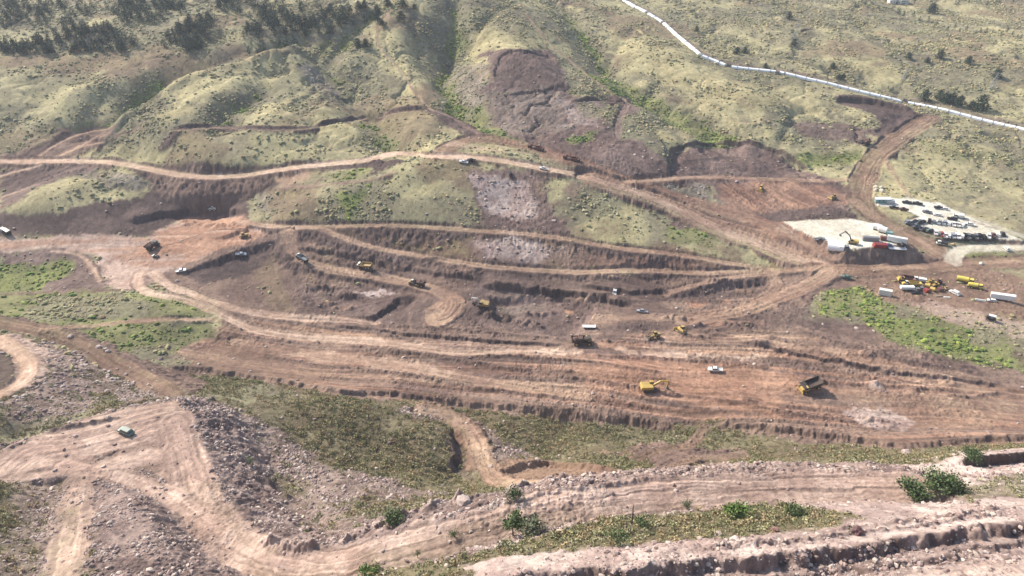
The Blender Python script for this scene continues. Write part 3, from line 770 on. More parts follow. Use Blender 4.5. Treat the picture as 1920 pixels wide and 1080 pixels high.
windrow([(1165,-6),(1213,22),(1278,68),(1313,97),(1362,115),(1455,130),(1560,152),(1690,180),(1800,206),(1920,238)],7,.1,'purple',.3,.4,.75)
# fine relief of the surface itself
lumpy = sstep(-.25, .5, fbm(X, Y, 0.045, 3, 401))
clod = np.abs(fbm(X, Y, 0.42, 3, 405)) + .6 * np.abs(fbm(X, Y, 0.9, 2, 409))
bare = sstep(.08, .02, VEG)
Z += clod * bare * (.12 + .55 * lumpy) * np.clip(ROUGH * 4, 0, 1.0) * .8 * (ROUGH > .16) * (1 - .6 * (ROUGH > .5))
VEG[(VEG < .035) & (Y < 262)] = 0
Z += ROUGH * (0.55 * n_mid + 0.50 * n_fin) * 0.9
ridged = 1 - np.abs(fbm(X, Y, 0.35, 3, 101))
Z += ROUGH * 0.35 * (ridged - 0.6) * (ROUGH > 0.4)
g1 = fbm(X, Y, 1.3, 2, 107)
COLR *= (1 + 0.16 * far_ * fbm(X, Y, 0.28, 3, 611) + 0.15 * n_fin + 0.12 * g1 + 0.10 * n_mid)[:, None].astype(np.float32)
COLR = np.clip(COLR, 0.01, 0.85)
COLR[:, 2] *= 0.97

def at(u, v):
    p = cast(np.array([u], float), np.array([v], float), surf, 50)[0]
    return Vector((p[0], p[1], float(surf(p[0], p[1]))))

def quick_mesh(name, verts, faces_flat, corners, mats, smooth=False, colours=None, extra=None):
    """mesh from numpy arrays; all faces have the same number of corners"""
    me = bpy.data.meshes.new(name)
    nf = len(faces_flat) // corners
    me.vertices.add(len(verts)); me.vertices.foreach_set('co', np.asarray(verts, np.float32).ravel())
    me.loops.add(len(faces_flat)); me.loops.foreach_set('vertex_index', np.asarray(faces_flat, np.int32))
    me.polygons.add(nf); me.polygons.foreach_set('loop_start', np.arange(0, nf * corners, corners, dtype=np.int32))
    me.polygons.foreach_set('use_smooth', np.full(nf, smooth))
    me.update(calc_edges=True)
    if colours is not None:
        at_ = me.color_attributes.new('tone', 'FLOAT_COLOR', 'POINT')
        c4 = np.ones((len(verts), 4), np.float32); c4[:, :3] = colours
        at_.data.foreach_set('color', c4.ravel())
    for m in mats: me.materials.append(m)
    return me

def new_mat(name, rough=0.9, spec=0.2):
    m = bpy.data.materials.new(name); m.use_nodes = True
    nt = m.node_tree
    b = nt.nodes['Principled BSDF']
    b.inputs['Roughness'].default_value = rough
    b.inputs['Specular IOR Level'].default_value = spec
    return m, nt, b
def tone_mat(name, rough=0.95, spec=0.1, scales=((0.9, .30), (5.0, .22)), bump=0.15, bscale=2.5, warm=None):
    """colour from the vertices' own cover, broken up by noise in the place's own metres"""
    m, nt, b = new_mat(name, rough, spec)
    L = nt.links.new
    at_ = nt.nodes.new('ShaderNodeAttribute'); at_.attribute_name = 'tone'
    geo = nt.nodes.new('ShaderNodeNewGeometry')
    cur = at_.outputs['Color']
    for sc_, amp in scales:
        n = nt.nodes.new('ShaderNodeTexNoise'); n.inputs['Scale'].default_value = sc_; n.inputs['Detail'].default_value = 5; n.inputs['Roughness'].default_value = .65
        L(geo.outputs['Position'], n.inputs['Vector'])
        mr = nt.nodes.new('ShaderNodeMapRange'); mr.inputs[1].default_value = .3; mr.inputs[2].default_value = .7
        mr.inputs[3].default_value = 1 - amp; mr.inputs[4].default_value = 1 + amp
        L(n.outputs[0], mr.inputs[0])
        vm = nt.nodes.new('ShaderNodeVectorMath'); vm.operation = 'SCALE'
        L(cur, vm.inputs[0]); L(mr.outputs[0], vm.inputs['Scale'])
        cur = vm.outputs[0]
    L(cur, b.inputs['Base Color'])
    if bump:
        n = nt.nodes.new('ShaderNodeTexNoise'); n.inputs['Scale'].default_value = bscale; n.inputs['Detail'].default_value = 6; n.inputs['Roughness'].default_value = .7
        L(geo.outputs['Position'], n.inputs['Vector'])
        bp = nt.nodes.new('ShaderNodeBump'); bp.inputs['Strength'].default_value = .8; bp.inputs['Distance'].default_value = bump
        L(n.outputs[0], bp.inputs['Height']); L(bp.outputs[0], b.inputs['Normal'])
    return m
MAT_GROUND = tone_mat('ground_earth', .95, .1, ((0.4, .12), (1.3, .17), (5.0, .16)), 0.4, 1.3)

ii = np.arange(N, dtype=np.int32).reshape(NR, NC)
F = np.stack([ii[:-1, :-1], ii[:-1, 1:], ii[1:, 1:], ii[1:, :-1]], -1).reshape(-1)
gm = quick_mesh('ground', np.stack([X, Y, Z], 1), F[::1], 4, [MAT_GROUND], True, COLR)
ground = bpy.data.objects.new('ground', gm); COL.objects.link(ground)
ground['kind'] = 'structure'

# ------------------------------------------------------------------ low growth and loose stone
def hemi_rand(n, g):
    a = g.random(n) * 2 * np.pi; z = g.random(n)
    r = np.sqrt(np.maximum(0, 1 - z * z))
    return np.stack([r * np.cos(a), r * np.sin(a), z], 1)

_t = (1 + 5 ** .5) / 2
ICO_V = np.array([(-1,_t,0),(1,_t,0),(-1,-_t,0),(1,-_t,0),(0,-1,_t),(0,1,_t),(0,-1,-_t),(0,1,-_t),(_t,0,-1),(_t,0,1),(-_t,0,-1),(-_t,0,1)], float)
ICO_V /= np.linalg.norm(ICO_V[0])
ICO_F = np.array([(0,11,5),(0,5,1),(0,1,7),(0,7,10),(0,10,11),(1,5,9),(5,11,4),(11,10,2),(10,7,6),(7,1,8),(3,9,4),(3,4,2),(3,2,6),(3,6,8),(3,8,9),(4,9,5),(2,4,11),(6,2,10),(8,6,7),(9,8,1)])

def scatter_points(field, rmin, rmax, dens_max, mul, g):
    field = field.astype(np.float32)
    """random places whose density follows a ground field (per m2)"""
    th = 0.87
    area = th * (rmax ** 2 - rmin ** 2)
    n = int(area * dens_max)
    r = np.sqrt(rmin ** 2 + g.random(n) * (rmax ** 2 - rmin ** 2)); a = (g.random(n) * 2 - 1) * th
    x = r * np.sin(a); y = r * np.cos(a)
    keep = g.random(n) < sample(field, x, y) * mul / dens_max
    return x[keep], y[keep]

def blobs(name, x, y, size, flat, colours, mat, g, sink=0.25, jit=0.35, smooth=False):
    n = len(x)
    V = ICO_V[None] * (1 + jit * (g.random((n, 12, 1)) * 2 - 1))
    ang = g.random(n) * 2 * np.pi
    c, s = np.cos(ang)[:, None], np.sin(ang)[:, None]
    el = 0.75 + 0.6 * g.random((n, 1))
    vx = V[..., 0] * el; vy = V[..., 1] / el; vz = V[..., 2]
    rx = vx * c - vy * s; ry = vx * s + vy * c
    P = np.stack([rx * size[:, None], ry * size[:, None], vz * (size * flat)[:, None]], -1)
    z = surf(x, y) + size * flat * (1 - 2 * sink) * 0.8
    P += np.stack([x, y, z], 1)[:, None]
    Fi = (ICO_F[None] + (np.arange(n) * 12)[:, None, None]).reshape(-1)
    me = quick_mesh(name, P.reshape(-1, 3), Fi, 3, [mat], smooth, np.repeat(colours, 12, 0))
    o = bpy.data.objects.new(name, me); COL.objects.link(o); o['kind'] = 'stuff'
    return o

def leafy(name, x, y, size, tall, colours, mat, g, leaves=38, ls=0.2):
    """low bushes, each a dome of small leaf clumps"""
    n = len(x)
    H = hemi_rand(n * leaves, g).reshape(n, leaves, 3) * (0.55 + 0.5 * g.random((n, leaves, 1)))
    ctr = H * np.stack([size, size, size * tall], 1)[:, None] + np.stack([x, y, surf(x, y)], 1)[:, None]
    u = g.normal(size=(n, leaves, 3)); u /= np.linalg.norm(u, axis=2, keepdims=True)
    w = np.cross(u, g.normal(size=(n, leaves, 3))); w /= np.linalg.norm(w, axis=2, keepdims=True)
    k = (size[:, None, None] * ls) * (0.6 + 0.8 * g.random((n, leaves, 1)))
    q = np.stack([ctr - u * k, ctr + w * k * .8, ctr + u * k, ctr - w * k * .8], 2)
    cc = np.repeat(colours, leaves, 0).reshape(n, leaves, 3) * (0.75 + 0.5 * g.random((n, leaves, 1)))
    cc = np.repeat(cc.reshape(-1, 3), 4, 0)
    me = quick_mesh(name, q.reshape(-1, 3), np.arange(n * leaves * 4), 4, [mat], False, cc)
    o = bpy.data.objects.new(name, me); COL.objects.link(o); o['kind'] = 'stuff'
    return o

LEAFMAT = tone_mat('foliage', .8, .15, ((3.0, .2),), 0)
STONEMAT = tone_mat('loose_stone', .9, .15, ((1.5, .15), (8, .12)), 0.05, 6)
SHRUB_C = lin(np.array([(130,126,98),(122,116,84),(106,106,76),(134,118,90),(130,124,92)])) * .95
GREEN_C = lin(np.array([(112,128,66),(96,116,62),(136,148,74),(120,122,70)])) * .85
def shrub_colours(x, y, g):
    n = len(x)
    k = fbm(x, y, 0.03, 3, 201) + g.normal(size=n) * .5
    c = SHRUB_C[np.clip(((k + 1) * 2.5).astype(int), 0, 4)]
    gr = sample(GREEN, x, y) > .5
    c[gr] = GREEN_C[g.integers(0, 4, gr.sum())] * .72
    return c * (0.8 + 0.4 * g.random((n, 1)))
g = np.random.default_rng(21)
# patchy: shrubs gather in drifts
VEGP = VEG * np.where((GREEN > .5) | (Y < 320), np.clip(1.0 + 1.3 * fbm(X, Y, 0.06, 4, 301), 0.25, 2.6), np.clip(0.6 + 1.6 * fbm(X, Y, 0.06, 4, 301), 0.18, 2.8)).astype(np.float32)
x, y = scatter_points(VEGP, 255, 1250, 0.7, 1.05, g)
blobs('sagebrush', x, y, 0.26 + 0.95 * g.random(len(x)) ** 5 + 0.0005 * y, 0.6, shrub_colours(x, y, g) * 1.455, LEAFMAT, g)
x, y = scatter_points(VEGP, 42, 262, 2.2, 3.6, g)
leafy('low_brush', x, y, 0.28 + 1.0 * g.random(len(x)) ** 3, 0.85, shrub_colours(x, y, g) * 1.45, LEAFMAT, g)
STP = STONE * np.clip(.8 + 1.2 * fbm(X, Y, .12, 3, 333), .1, 2.2)
x, y = scatter_points(STP, 42, 240, 3.0, 6.0, g)
ROCK_C = lin(np.array([(218,198,186),(198,174,164),(176,152,144),(226,208,192),(164,142,132)])) * .62
blobs('rubble', x, y, 0.10 + 0.50 * g.random(len(x)) ** 6 + 0.0006 * y, 0.7, ROCK_C[g.integers(0, 5, len(x))] * (0.8 + .35 * g.random((len(x), 1))), STONEMAT, g, .35, .3)
x, y = scatter_points(STONE, 240, 620, 0.3, 1.0, g)
blobs('outcrop_stones', x, y, 0.4 + 0.7 * g.random(len(x)) ** 3, 0.6, ROCK_C[g.integers(0, 5, len(x))] * .9, STONEMAT, g, .35, .3)

# ------------------------------------------------------------------ trees
def put(name, me=None, loc=(0, 0, 0), rz=0.0, parent=None, sc=None):
    o = bpy.data.objects.new(name, me); COL.objects.link(o)
    o.location = loc; o.rotation_euler = (0, 0, rz)
    if parent is not None: o.parent = parent
    if sc: o.scale = (sc, sc, sc) if not hasattr(sc, '__len__') else sc
    return o
def tag(o, label, cat, group=None):
    o['label'] = label; o['category'] = cat
    if group: o['group'] = group
    return o
BARK, _nt, _b = new_mat('bark', .95); _b.inputs['Base Color'].default_value = (*(lin((104, 88, 76)) * .7), 1)
_nz = _nt.nodes.new('ShaderNodeTexNoise'); _nz.inputs['Scale'].default_value = 6
_rp = _nt.nodes.new('ShaderNodeValToRGB'); _rp.color_ramp.elements[0].color = (.05, .04, .033, 1); _rp.color_ramp.elements[1].color = (.16, .13, .11, 1)
_nt.links.new(_nz.outputs[0], _rp.inputs[0]); _nt.links.new(_rp.outputs[0], _b.inputs['Base Color'])

def tube(pts, radii, seg=6):
    """tapered tube as vertices and quads"""
    V = []; Fq = []
    pts = [Vector(p) for p in pts]
    for i, p in enumerate(pts):
        d = (pts[min(i + 1, len(pts) - 1)] - pts[max(i - 1, 0)]).normalized()
        a = d.orthogonal().normalized(); b = d.cross(a)
        for k in range(seg):
            t = 2 * math.pi * k / seg
            V.append(p + (a * math.cos(t) + b * math.sin(t)) * radii[i])
    for i in range(len(pts) - 1):
        for k in range(seg):
            Fq += [i * seg + k, i * seg + (k + 1) % seg, (i + 1) * seg + (k + 1) % seg, (i + 1) * seg + k]
    return [tuple(v) for v in V], Fq
def merge_tubes(tubes):
    V = []; Fq = []
    for v, f in tubes:
        Fq += [i + len(V) for i in f]; V += v
    return np.array(V), np.array(Fq)

def pine_meshes(h, g, leaves, seed, rf=.46, rp=.6, lk=1.0):
    """crown of leaf clumps gathered on whorls, trunk below"""
    n = leaves
    t = g.random(n) ** 0.8                        # 0 base of crown .. 1 top
    lay = np.round(t * 7) / 7 + g.normal(size=n) * .025
    rmax = h * rf * (1 - lay) ** rp * (.75 + .25 * np.minimum(1, lay * 6)) + 0.12
    a = g.random(n) * 2 * np.pi
    lob = 0.75 + 0.35 * np.sin(a * 3 + lay * 9 + seed)
    r = rmax * np.sqrt(g.random(n)) * lob
    ctr = np.stack([r * np.cos(a), r * np.sin(a), h * (0.16 + 0.84 * lay) - r * .25], 1)
    u = g.normal(size=(n, 3)); u[:, 2] *= .5; u /= np.linalg.norm(u, axis=1, keepdims=True)
    w = np.cross(u, g.normal(size=(n, 3))); w /= np.linalg.norm(w, axis=1, keepdims=True)
    k = h * .06 * (0.6 + 0.8 * g.random((n, 1))) * (1.15 - .6 * lay[:, None]) * (150 / n) ** .4 * lk
    q = np.stack([ctr - u * k, ctr + w * k * .7, ctr + u * k, ctr - w * k * .7], 1).reshape(-1, 3)
    col = lin((66, 84, 68)) * .8 * (0.7 + 0.6 * g.random((n, 1)))
    crown = quick_mesh('pine_crown', q, np.arange(n * 4), 4, [LEAFMAT], False, np.repeat(col, 4, 0))
    v, f = merge_tubes([tube([(0, 0, -.6), (0.05, 0, h * .35), (0, .04, h * .9)], [h * .028, h * .02, h * .004])])
    trunk = quick_mesh('pine_trunk', v, f, 4, [BARK], True)
    return crown, trunk
gp = np.random.default_rng(5)
PINES = [pine_meshes(7.0, gp, 170, s) for s in range(5)]
BIGPINES = [pine_meshes(7.0, gp, 1500, s, .60, .45, 1.9) for s in range(3)]
def pine(u, v, h, label, group=None, cat='pine tree', lib=None, p=None):
    crown, trunk = (lib or PINES)[int(gp.integers(0, len(lib or PINES)))]
    p = at(u, v) if p is None else p
    root = put('pine_tree', None, p, gp.random() * 6.28, None, (h / 7.0 * 1.15, h / 7.0 * 1.15, h / 7.0))
    put('trunk', trunk, parent=root); put('crown', crown, parent=root)
    return tag(root, label, cat, group)

FOREST = [
 ([(0,88),(60,78),(135,55),(200,55),(262,78),(250,96),(150,98),(60,100),(0,104)], 120, 'dark pine in the long forest band on the upper left slope'),
 ([(230,50),(190,22),(250,5),(350,0),(345,25),(300,45)], 70, 'dark pine in the wood at the top of the left slope above the bright clearing'),
 ([(295,85),(345,45),(400,32),(398,70),(375,98),(320,92)], 60, 'dark pine in the triangular wood left of the bright ridge meadow'),
 ([(455,70),(470,25),(500,12),(560,35),(570,60),(520,72)], 60, 'dark pine in the dense wood on the shoulder left of the footpath'),
 ([(560,38),(640,25),(700,35),(690,50),(600,72),(560,70)], 55, 'dark pine on the shaded slope running down from the footpath'),
 ([(408,10),(450,4),(455,24),(412,28)], 16, 'dark pine in the small square copse above the meadow'),
 ([(0,5),(130,0),(190,20),(150,55),(60,50),(0,60)], 60, 'scattered dark pine in the top left corner of the hills'),
 ([(350,0),(470,0),(560,5),(640,20),(560,30),(480,12),(400,8)], 24, 'scattered pine along the skyline slope at the top'),
 ([(455,95),(480,80),(560,78),(555,90),(500,98)], 12, 'pine at the lower edge of the wood on the pale ridge'),
]
cands = []
for poly, n, lab in FOREST:
    P = W(list(poly) + [poly[0]], 30, 0)[:-1]
    k = 0
    while k < n * 1.35:
        x_ = gp.uniform(P[:, 0].min(), P[:, 0].max()); y_ = gp.uniform(P[:, 1].min(), P[:, 1].max())
        if poly_sd(np.array([x_]), np.array([y_]), P)[0] > 0:
            cands.append((x_, y_, lab)); k += 1
cands.sort(key=lambda c: c[1])
NEARF = cands[:262]; FARF = cands[262:]
for x_, y_, lab in NEARF:
    pine(0, 0, gp.uniform(5.0, 8.5), lab, lab.replace('dark pine', 'pines').replace('scattered pine', 'pines').replace('pine at', 'pines at'), p=Vector((x_, y_, float(surf(x_, y_)))))
# the rest of the wood, beyond counting
vs = []; fs = []; cs = []; off = 0
for x_, y_, lab in FARF:
    crown = PINES[int(gp.integers(0, 5))][0]
    a = np.empty(len(crown.vertices) * 3, np.float32); crown.vertices.foreach_get('co', a); a = a.reshape(-1, 3) * gp.uniform(.8, 1.35)
    c = np.empty(len(crown.vertices) * 4, np.float32); crown.color_attributes['tone'].data.foreach_get('color', c)
    vs.append(a + np.array([x_, y_, float(surf(x_, y_))])); cs.append(c.reshape(-1, 4)[:, :3]); fs.append(np.arange(len(a)) + off); off += len(a)
if vs:
    o = put('distant_wood', quick_mesh('distant_wood', np.vstack(vs), np.concatenate(fs), 4, [LEAFMAT], False, np.vstack(cs))); o['kind'] = 'stuff'

LONE = [
 (1381,101,6,'small pine left of the pair above the white pipeline bend'),(1396,101,6.5,'right pine of the pair above the white pipeline bend'),
 (1479,36,7,'lone pine with a long shadow on the pale slope near the lattice mast'),(1488,86,6,'small pine below the lattice mast on the right hills'),
 (1561,129,5.5,'small round pine behind the middle of the white pipeline'),(1572,150,5,'left pine of the tight pair just behind the white pipeline'),
 (1579,150,5.5,'right pine of the tight pair just behind the white pipeline'),(1435,128,4.5,'small bushy pine by the left gate of the white pipeline'),
 (1703,111,6,'lone pine left of the gully line on the right hills'),(1738,118,5,'low spreading pine right of the lone one on the right hills'),
 (1762,110,8,'tall pine on the grassy rise of the right hills'),(1815,120,7,'broad pine at the end of the low rock band'),
 (1867,146,8,'broad pine with a long dark shadow near the right edge'),(1747,25,11,'largest pine near the top right houses'),
 (1733,189,9,'leftmost pine of the row behind the white pipeline'),(1760,187,8,'second pine of the row behind the white pipeline'),
 (1772,193,9,'third pine of the row behind the white pipeline, close to its neighbour'),(1784,193,8.5,'fourth pine of the row behind the white pipeline'),
 (1798,199,8.5,'fifth pine of the row behind the white pipeline'),(1820,204,6.5,'slim pine just left of the biggest one in the pipeline row'),
 (1837,206,12,'biggest pine at the right end of the row behind the pipeline'),
 (708,29,8,'upper pine of the two beside the hill footpath'),(707,40,7,'lower pine of the two beside the hill footpath'),
 (672,89,7,'left pine of the pair on the grassy shoulder left of the footpath'),(686,89,7,'right pine of the pair on the grassy shoulder left of the footpath'),
 (727,12,7,'pine right of the footpath near the top edge'),(752,39,8,'broad pine on the bright meadow right of the footpath'),
 (777,18,5,'small pine at the head of the dark ravine'),(717,49,5,'small pine on the lower bend of the footpath'),
 (673,17,7,'left pine of a pair near the top above the shaded slope'),(684,16,7,'right pine of a pair near the top above the shaded slope'),(757,14,8,'pine standing where the footpath leaves the picture'),
 (1306,60,5,'small dark pine on the slope left of the far gully'),(1840,240,0,'')]
for u, v, h, lab in LONE:
    if h: pine(u, v, h, lab, lib=BIGPINES)
# tree lines of the upper right
line1 = densify([(1600,12),(1690,26),(1740,42),(1800,56),(1850,64),(1925,72)], 9)
for k, (u, v) in enumerate(line1):
    if gp.random() < .8: pine(u + gp.normal() * 3, v + gp.normal() * 2.5, gp.uniform(3.5, 6), 'low dark tree in the hedge line crossing the top right hills', 'trees of the hedge line on the top right hills')
for k in range(34):
    pine(gp.uniform(1380, 1920), gp.uniform(0, 9) , gp.uniform(4, 7), 'dark tree in the band along the top right edge', 'trees along the top right edge')
for k in range(14):
    u = gp.uniform(1440, 1720)
    pine(u, 135 + (u - 1440) * .17 + gp.normal() * 4 - 6, gp.uniform(2.5, 4), 'small scrubby tree beside the white pipeline', 'small scrubby trees beside the white pipeline')

def leaf_tree(name, u, v, h, rad, label, cat, colour, g, leaves=900, trunks=1, clear=0.25, ls=.10, bare=0):
    p = at(u, v)
    root = put(name, None, p, g.random() * 6.28)
    tb = []; tips = []
    for k in range(trunks):
        a0 = g.random() * 6.28
        lean = rad * (.12 if trunks == 1 else .35)
        top = Vector((math.cos(a0) * lean, math.sin(a0) * lean, h * .62))
        tb.append(tube([(0, 0, -.3), tuple(top * .5), tuple(top)], [h * .035, h * .026, h * .012]))
        for j in range(6):
            a = g.random() * 6.28; s0 = top * g.uniform(.4, .95)
            e = s0 + Vector((math.cos(a) * rad * .75, math.sin(a) * rad * .75, h * g.uniform(.1, .33)))
            m = (s0 + e) / 2 + Vector((0, 0, .05 * h))
            tb.append(tube([tuple(s0), tuple(m), tuple(e)], [h * .014, h * .009, h * .004], 5)); tips += [e, m]
        tips.append(top + Vector((0, 0, h * .3)))
    v_, f_ = merge_tubes(tb)
    put('trunk', quick_mesh('trunk', v_, f_, 4, [BARK], True), parent=root)
    if not bare:
        tp = np.array([tuple(t) for t in tips]); n = leaves
        c = tp[g.integers(0, len(tp), n)] + np.clip(g.normal(size=(n, 3)), -1.8, 1.8) * np.array([rad * .24, rad * .24, h * .10])
        c[:, 2] = np.clip(c[:, 2], h * clear * .6 * g.random(n), h * 1.02)
        u_ = g.normal(size=(n, 3)); u_ /= np.linalg.norm(u_, axis=1, keepdims=True)
        w_ = np.cross(u_, g.normal(size=(n, 3))); w_ /= np.linalg.norm(w_, axis=1, keepdims=True)
        k_ = ls * (0.6 + .8 * g.random((n, 1))) * rad
        q = np.stack([c - u_ * k_, c + w_ * k_ * .7, c + u_ * k_, c - w_ * k_ * .7], 1).reshape(-1, 3)
        col = lin(colour) * .8 * (0.65 + 0.7 * g.random((n, 1)))
        put('crown', quick_mesh('crown', q, np.arange(n * 4), 4, [LEAFMAT], False, np.repeat(col, 4, 0)), parent=root)
    return tag(root, label, cat)
gt = np.random.default_rng(77)
DK, MG, BG, GG = (88,104,66), (102,118,76), (112,134,72), (124,130,102)
leaf_tree('broadleaf_tree', 962, 1004, 5.6, 2.4, 'tall open-crowned green tree above the lower pink road, centre foreground', 'tree', MG, gt, 1000, 1, .45)
leaf_tree('juniper_bush', 1000, 1006, 3.6, 2.4, 'wide grey-green juniper right of the tall open-crowned tree', 'bush', GG, gt, 1000, 3, 0)
leaf_tree('juniper_bush', 852, 1006, 2.4, 1.2, 'small half-bare juniper left of the tall open-crowned tree', 'bush', DK, gt, 260, 3, .1)
leaf_tree('juniper_bush', 783, 1046, 2.2, .8, 'slim dark juniper on the brushy strip, far left of the tall tree', 'bush', DK, gt, 300, 1, .1)
leaf_tree('juniper_bush', 1158, 1022, 3.2, 1.8, 'twisted juniper with dark forked trunk below the dead snag', 'bush', MG, gt, 420, 3, .3)
leaf_tree('juniper_bush', 1202, 990, 2.4, 1.5, 'green bush just right of the dead snag', 'bush', MG, gt, 500, 3, 0)
leaf_tree('juniper_bush', 1288, 952, 2.6, 1.3, 'grey-green juniper at the upper edge of the brushy strip', 'bush', GG, gt, 500, 3, 0)
leaf_tree('round_bush', 1379, 970, 2.7, 2.6, 'bright green round bush on the brushy strip', 'bush', BG, gt, 1300, 4, 0, .09)
leaf_tree('round_bush', 1492, 967, 2.4, 2.2, 'darker green bush right of the bright round one', 'bush', MG, gt, 900, 4, 0, .09)
leaf_tree('round_bush', 690, 1079, 1.8, 2.1, 'bright green bush at the bottom edge below the road bend', 'bush', BG, gt, 900, 4, 0, .09)
leaf_tree('juniper_bush', 1712, 934, 4.2, 3.2, 'left bush of the big dark green clump by the wide rock pad', 'bush', DK, gt, 1400, 4, 0, .09)
leaf_tree('juniper_bush', 1748, 915, 4.6, 3.2, 'middle bush of the big dark green clump by the wide rock pad', 'bush', MG, gt, 1400, 4, 0, .09)
leaf_tree('juniper_bush', 1785, 922, 3.8, 2.8, 'right bush of the big dark green clump by the wide rock pad', 'bush', DK, gt, 1200, 4, 0, .09)
leaf_tree('juniper_bush', 1822, 860, 3.0, 3.0, 'dark bush just above the rock wall near the right edge', 'bush', DK, gt, 900, 4, 0, .09)
leaf_tree('juniper_bush', 470, 872, 3.2, 1.1, 'small upright juniper on the shaded flank of the spur', 'bush', MG, gt, 420, 1, .05)
leaf_tree('juniper_bush', 562, 770, 3.4, 1.2, 'small upright juniper on top of the brushy hill', 'bush', MG, gt, 420, 1, .05)
leaf_tree('round_bush', 738, 975, 2.0, 2.4, 'green bush in the gully below the spur', 'bush', MG, gt, 800, 4, 0, .09)
leaf_tree('round_bush', 965, 935, 2.2, 2.0, 'olive bush between the winding track and the rock berm', 'bush', DK, gt, 600, 4, 0, .09)
leaf_tree('round_bush', 1600, 1000, 1.2, .9, 'small low bush on the pale rock slope', 'bush', DK, gt, 200, 3, 0, .12)
# the dead snag
p = at(1184, 982)
v_, f_ = merge_tubes([tube([(0, 0, -.3), (.05, 0, 2.2), (-.05, .05, 4.6), (.02, .02, 5.6)], [.2, .15, .09, .03]), tube([(0, 0, 3.2), (.4, .1, 3.7)], [.05, .02]), tube([(0, 0, 4.0), (-.35, 0, 4.3)], [.04, .02])])
tag(put('dead_tree', quick_mesh('dead_tree', v_, f_, 4, [BARK], True), p), 'bare dead trunk standing alone at the edge of the pink rock road', 'dead tree')
p = at(872, 1040)
v_, f_ = merge_tubes([tube([(0, 0, -.3), (.03, 0, 1.4), (-.05, .05, 2.2)], [.1, .08, .03]), tube([(0, 0, 1.2), (.3, .1, 1.6)], [.04, .02])])
tag(put('dead_tree', quick_mesh('dead_tree', v_, f_, 4, [BARK], True), p), 'short bare stump of a tree on the brushy strip left of the tall tree', 'dead tree')

# boulders one can pick out
def boulder(u, v, s, label, flat=.6, tone=(210,190,178)):
    import bmesh
    bm = bmesh.new(); bmesh.ops.create_icosphere(bm, subdivisions=3, radius=1)
    sd = int(gt.integers(0, 999))
    P = np.array([tuple(q.co) for q in bm.verts])
    P2 = np.round(P * 1.6 + .3 * gt.normal(size=3)) / 1.6 * .45 + P * .6
    P2 *= (1 + .16 * fbm(P[:, 0] * 2 + sd, P[:, 1] * 2 + P[:, 2] * 1.7, 1, 3, sd))[:, None]
    for q, w in zip(bm.verts, P2): q.co = (w[0] * s, w[1] * s * .8, w[2] * s * flat)
    me = bpy.data.meshes.new('boulder'); bm.to_mesh(me); bm.free()
    a = me.color_attributes.new('tone', 'FLOAT_COLOR', 'POINT')
    c = np.ones((len(me.vertices), 4), np.float32); c[:, :3] = lin(tone) * .62; a.data.foreach_set('color', c.ravel())
    me.materials.append(STONEMAT)
    p = at(u, v); p.z += s * flat * .3
    return tag(put('boulder', me, p, gt.random() * 6.28), label, 'boulder')
boulder(868, 944, 2.0, 'broad flat pale boulder in the gully below the winding track')
boulder(730, 935, 1.2, 'pale boulder among brush at the foot of the spur slope')
boulder(1512, 873, 1.1, 'squat brown boulder alone in the grass above the rock road', .8, (176,150,142))
boulder(1700, 850, 1.6, 'pale boulder in the scrub below the long dark bank')
boulder(1345, 1003, .9, 'tilted slab at the near edge of the brushy strip', .5)
boulder(1608, 998, 1.0, 'dark square boulder at the edge of the pale rubble slope', .9, (126,96,96))
boulder(1452, 996, .8, 'reddish block lying under the brushy strip near the darker bush', .9, (176,136,130))
boulder(132, 632, 1.2, 'white boulder at the fork of the two left tracks')
boulder(185, 651, 1.2, 'grey boulder beside the brown track, upper of two')
boulder(198, 656, 1.0, 'grey boulder beside the brown track, lower of two')
boulder(301, 540, 1.3, 'brown boulder between the two pale tracks below the plateau', .7, (150,120,110))
boulder(920, 875, .9, 'pale boulder at the inside edge of the winding track')
boulder(1008, 862, 1.0, 'pale boulder at the corner of the brown fill slope')
boulder(202, 783, .8, 'white boulder on the rim of the landing beside the parked car')
boulder(141, 818, .7, 'small pale boulder on the left rim of the landing')
boulder(1840, 495, 1.2, 'white boulder beside the road junction below the car park', .7, (236,228,210))
boulder(1112, 738, .8, 'small pale boulder on the long brown bench left of the excavator')

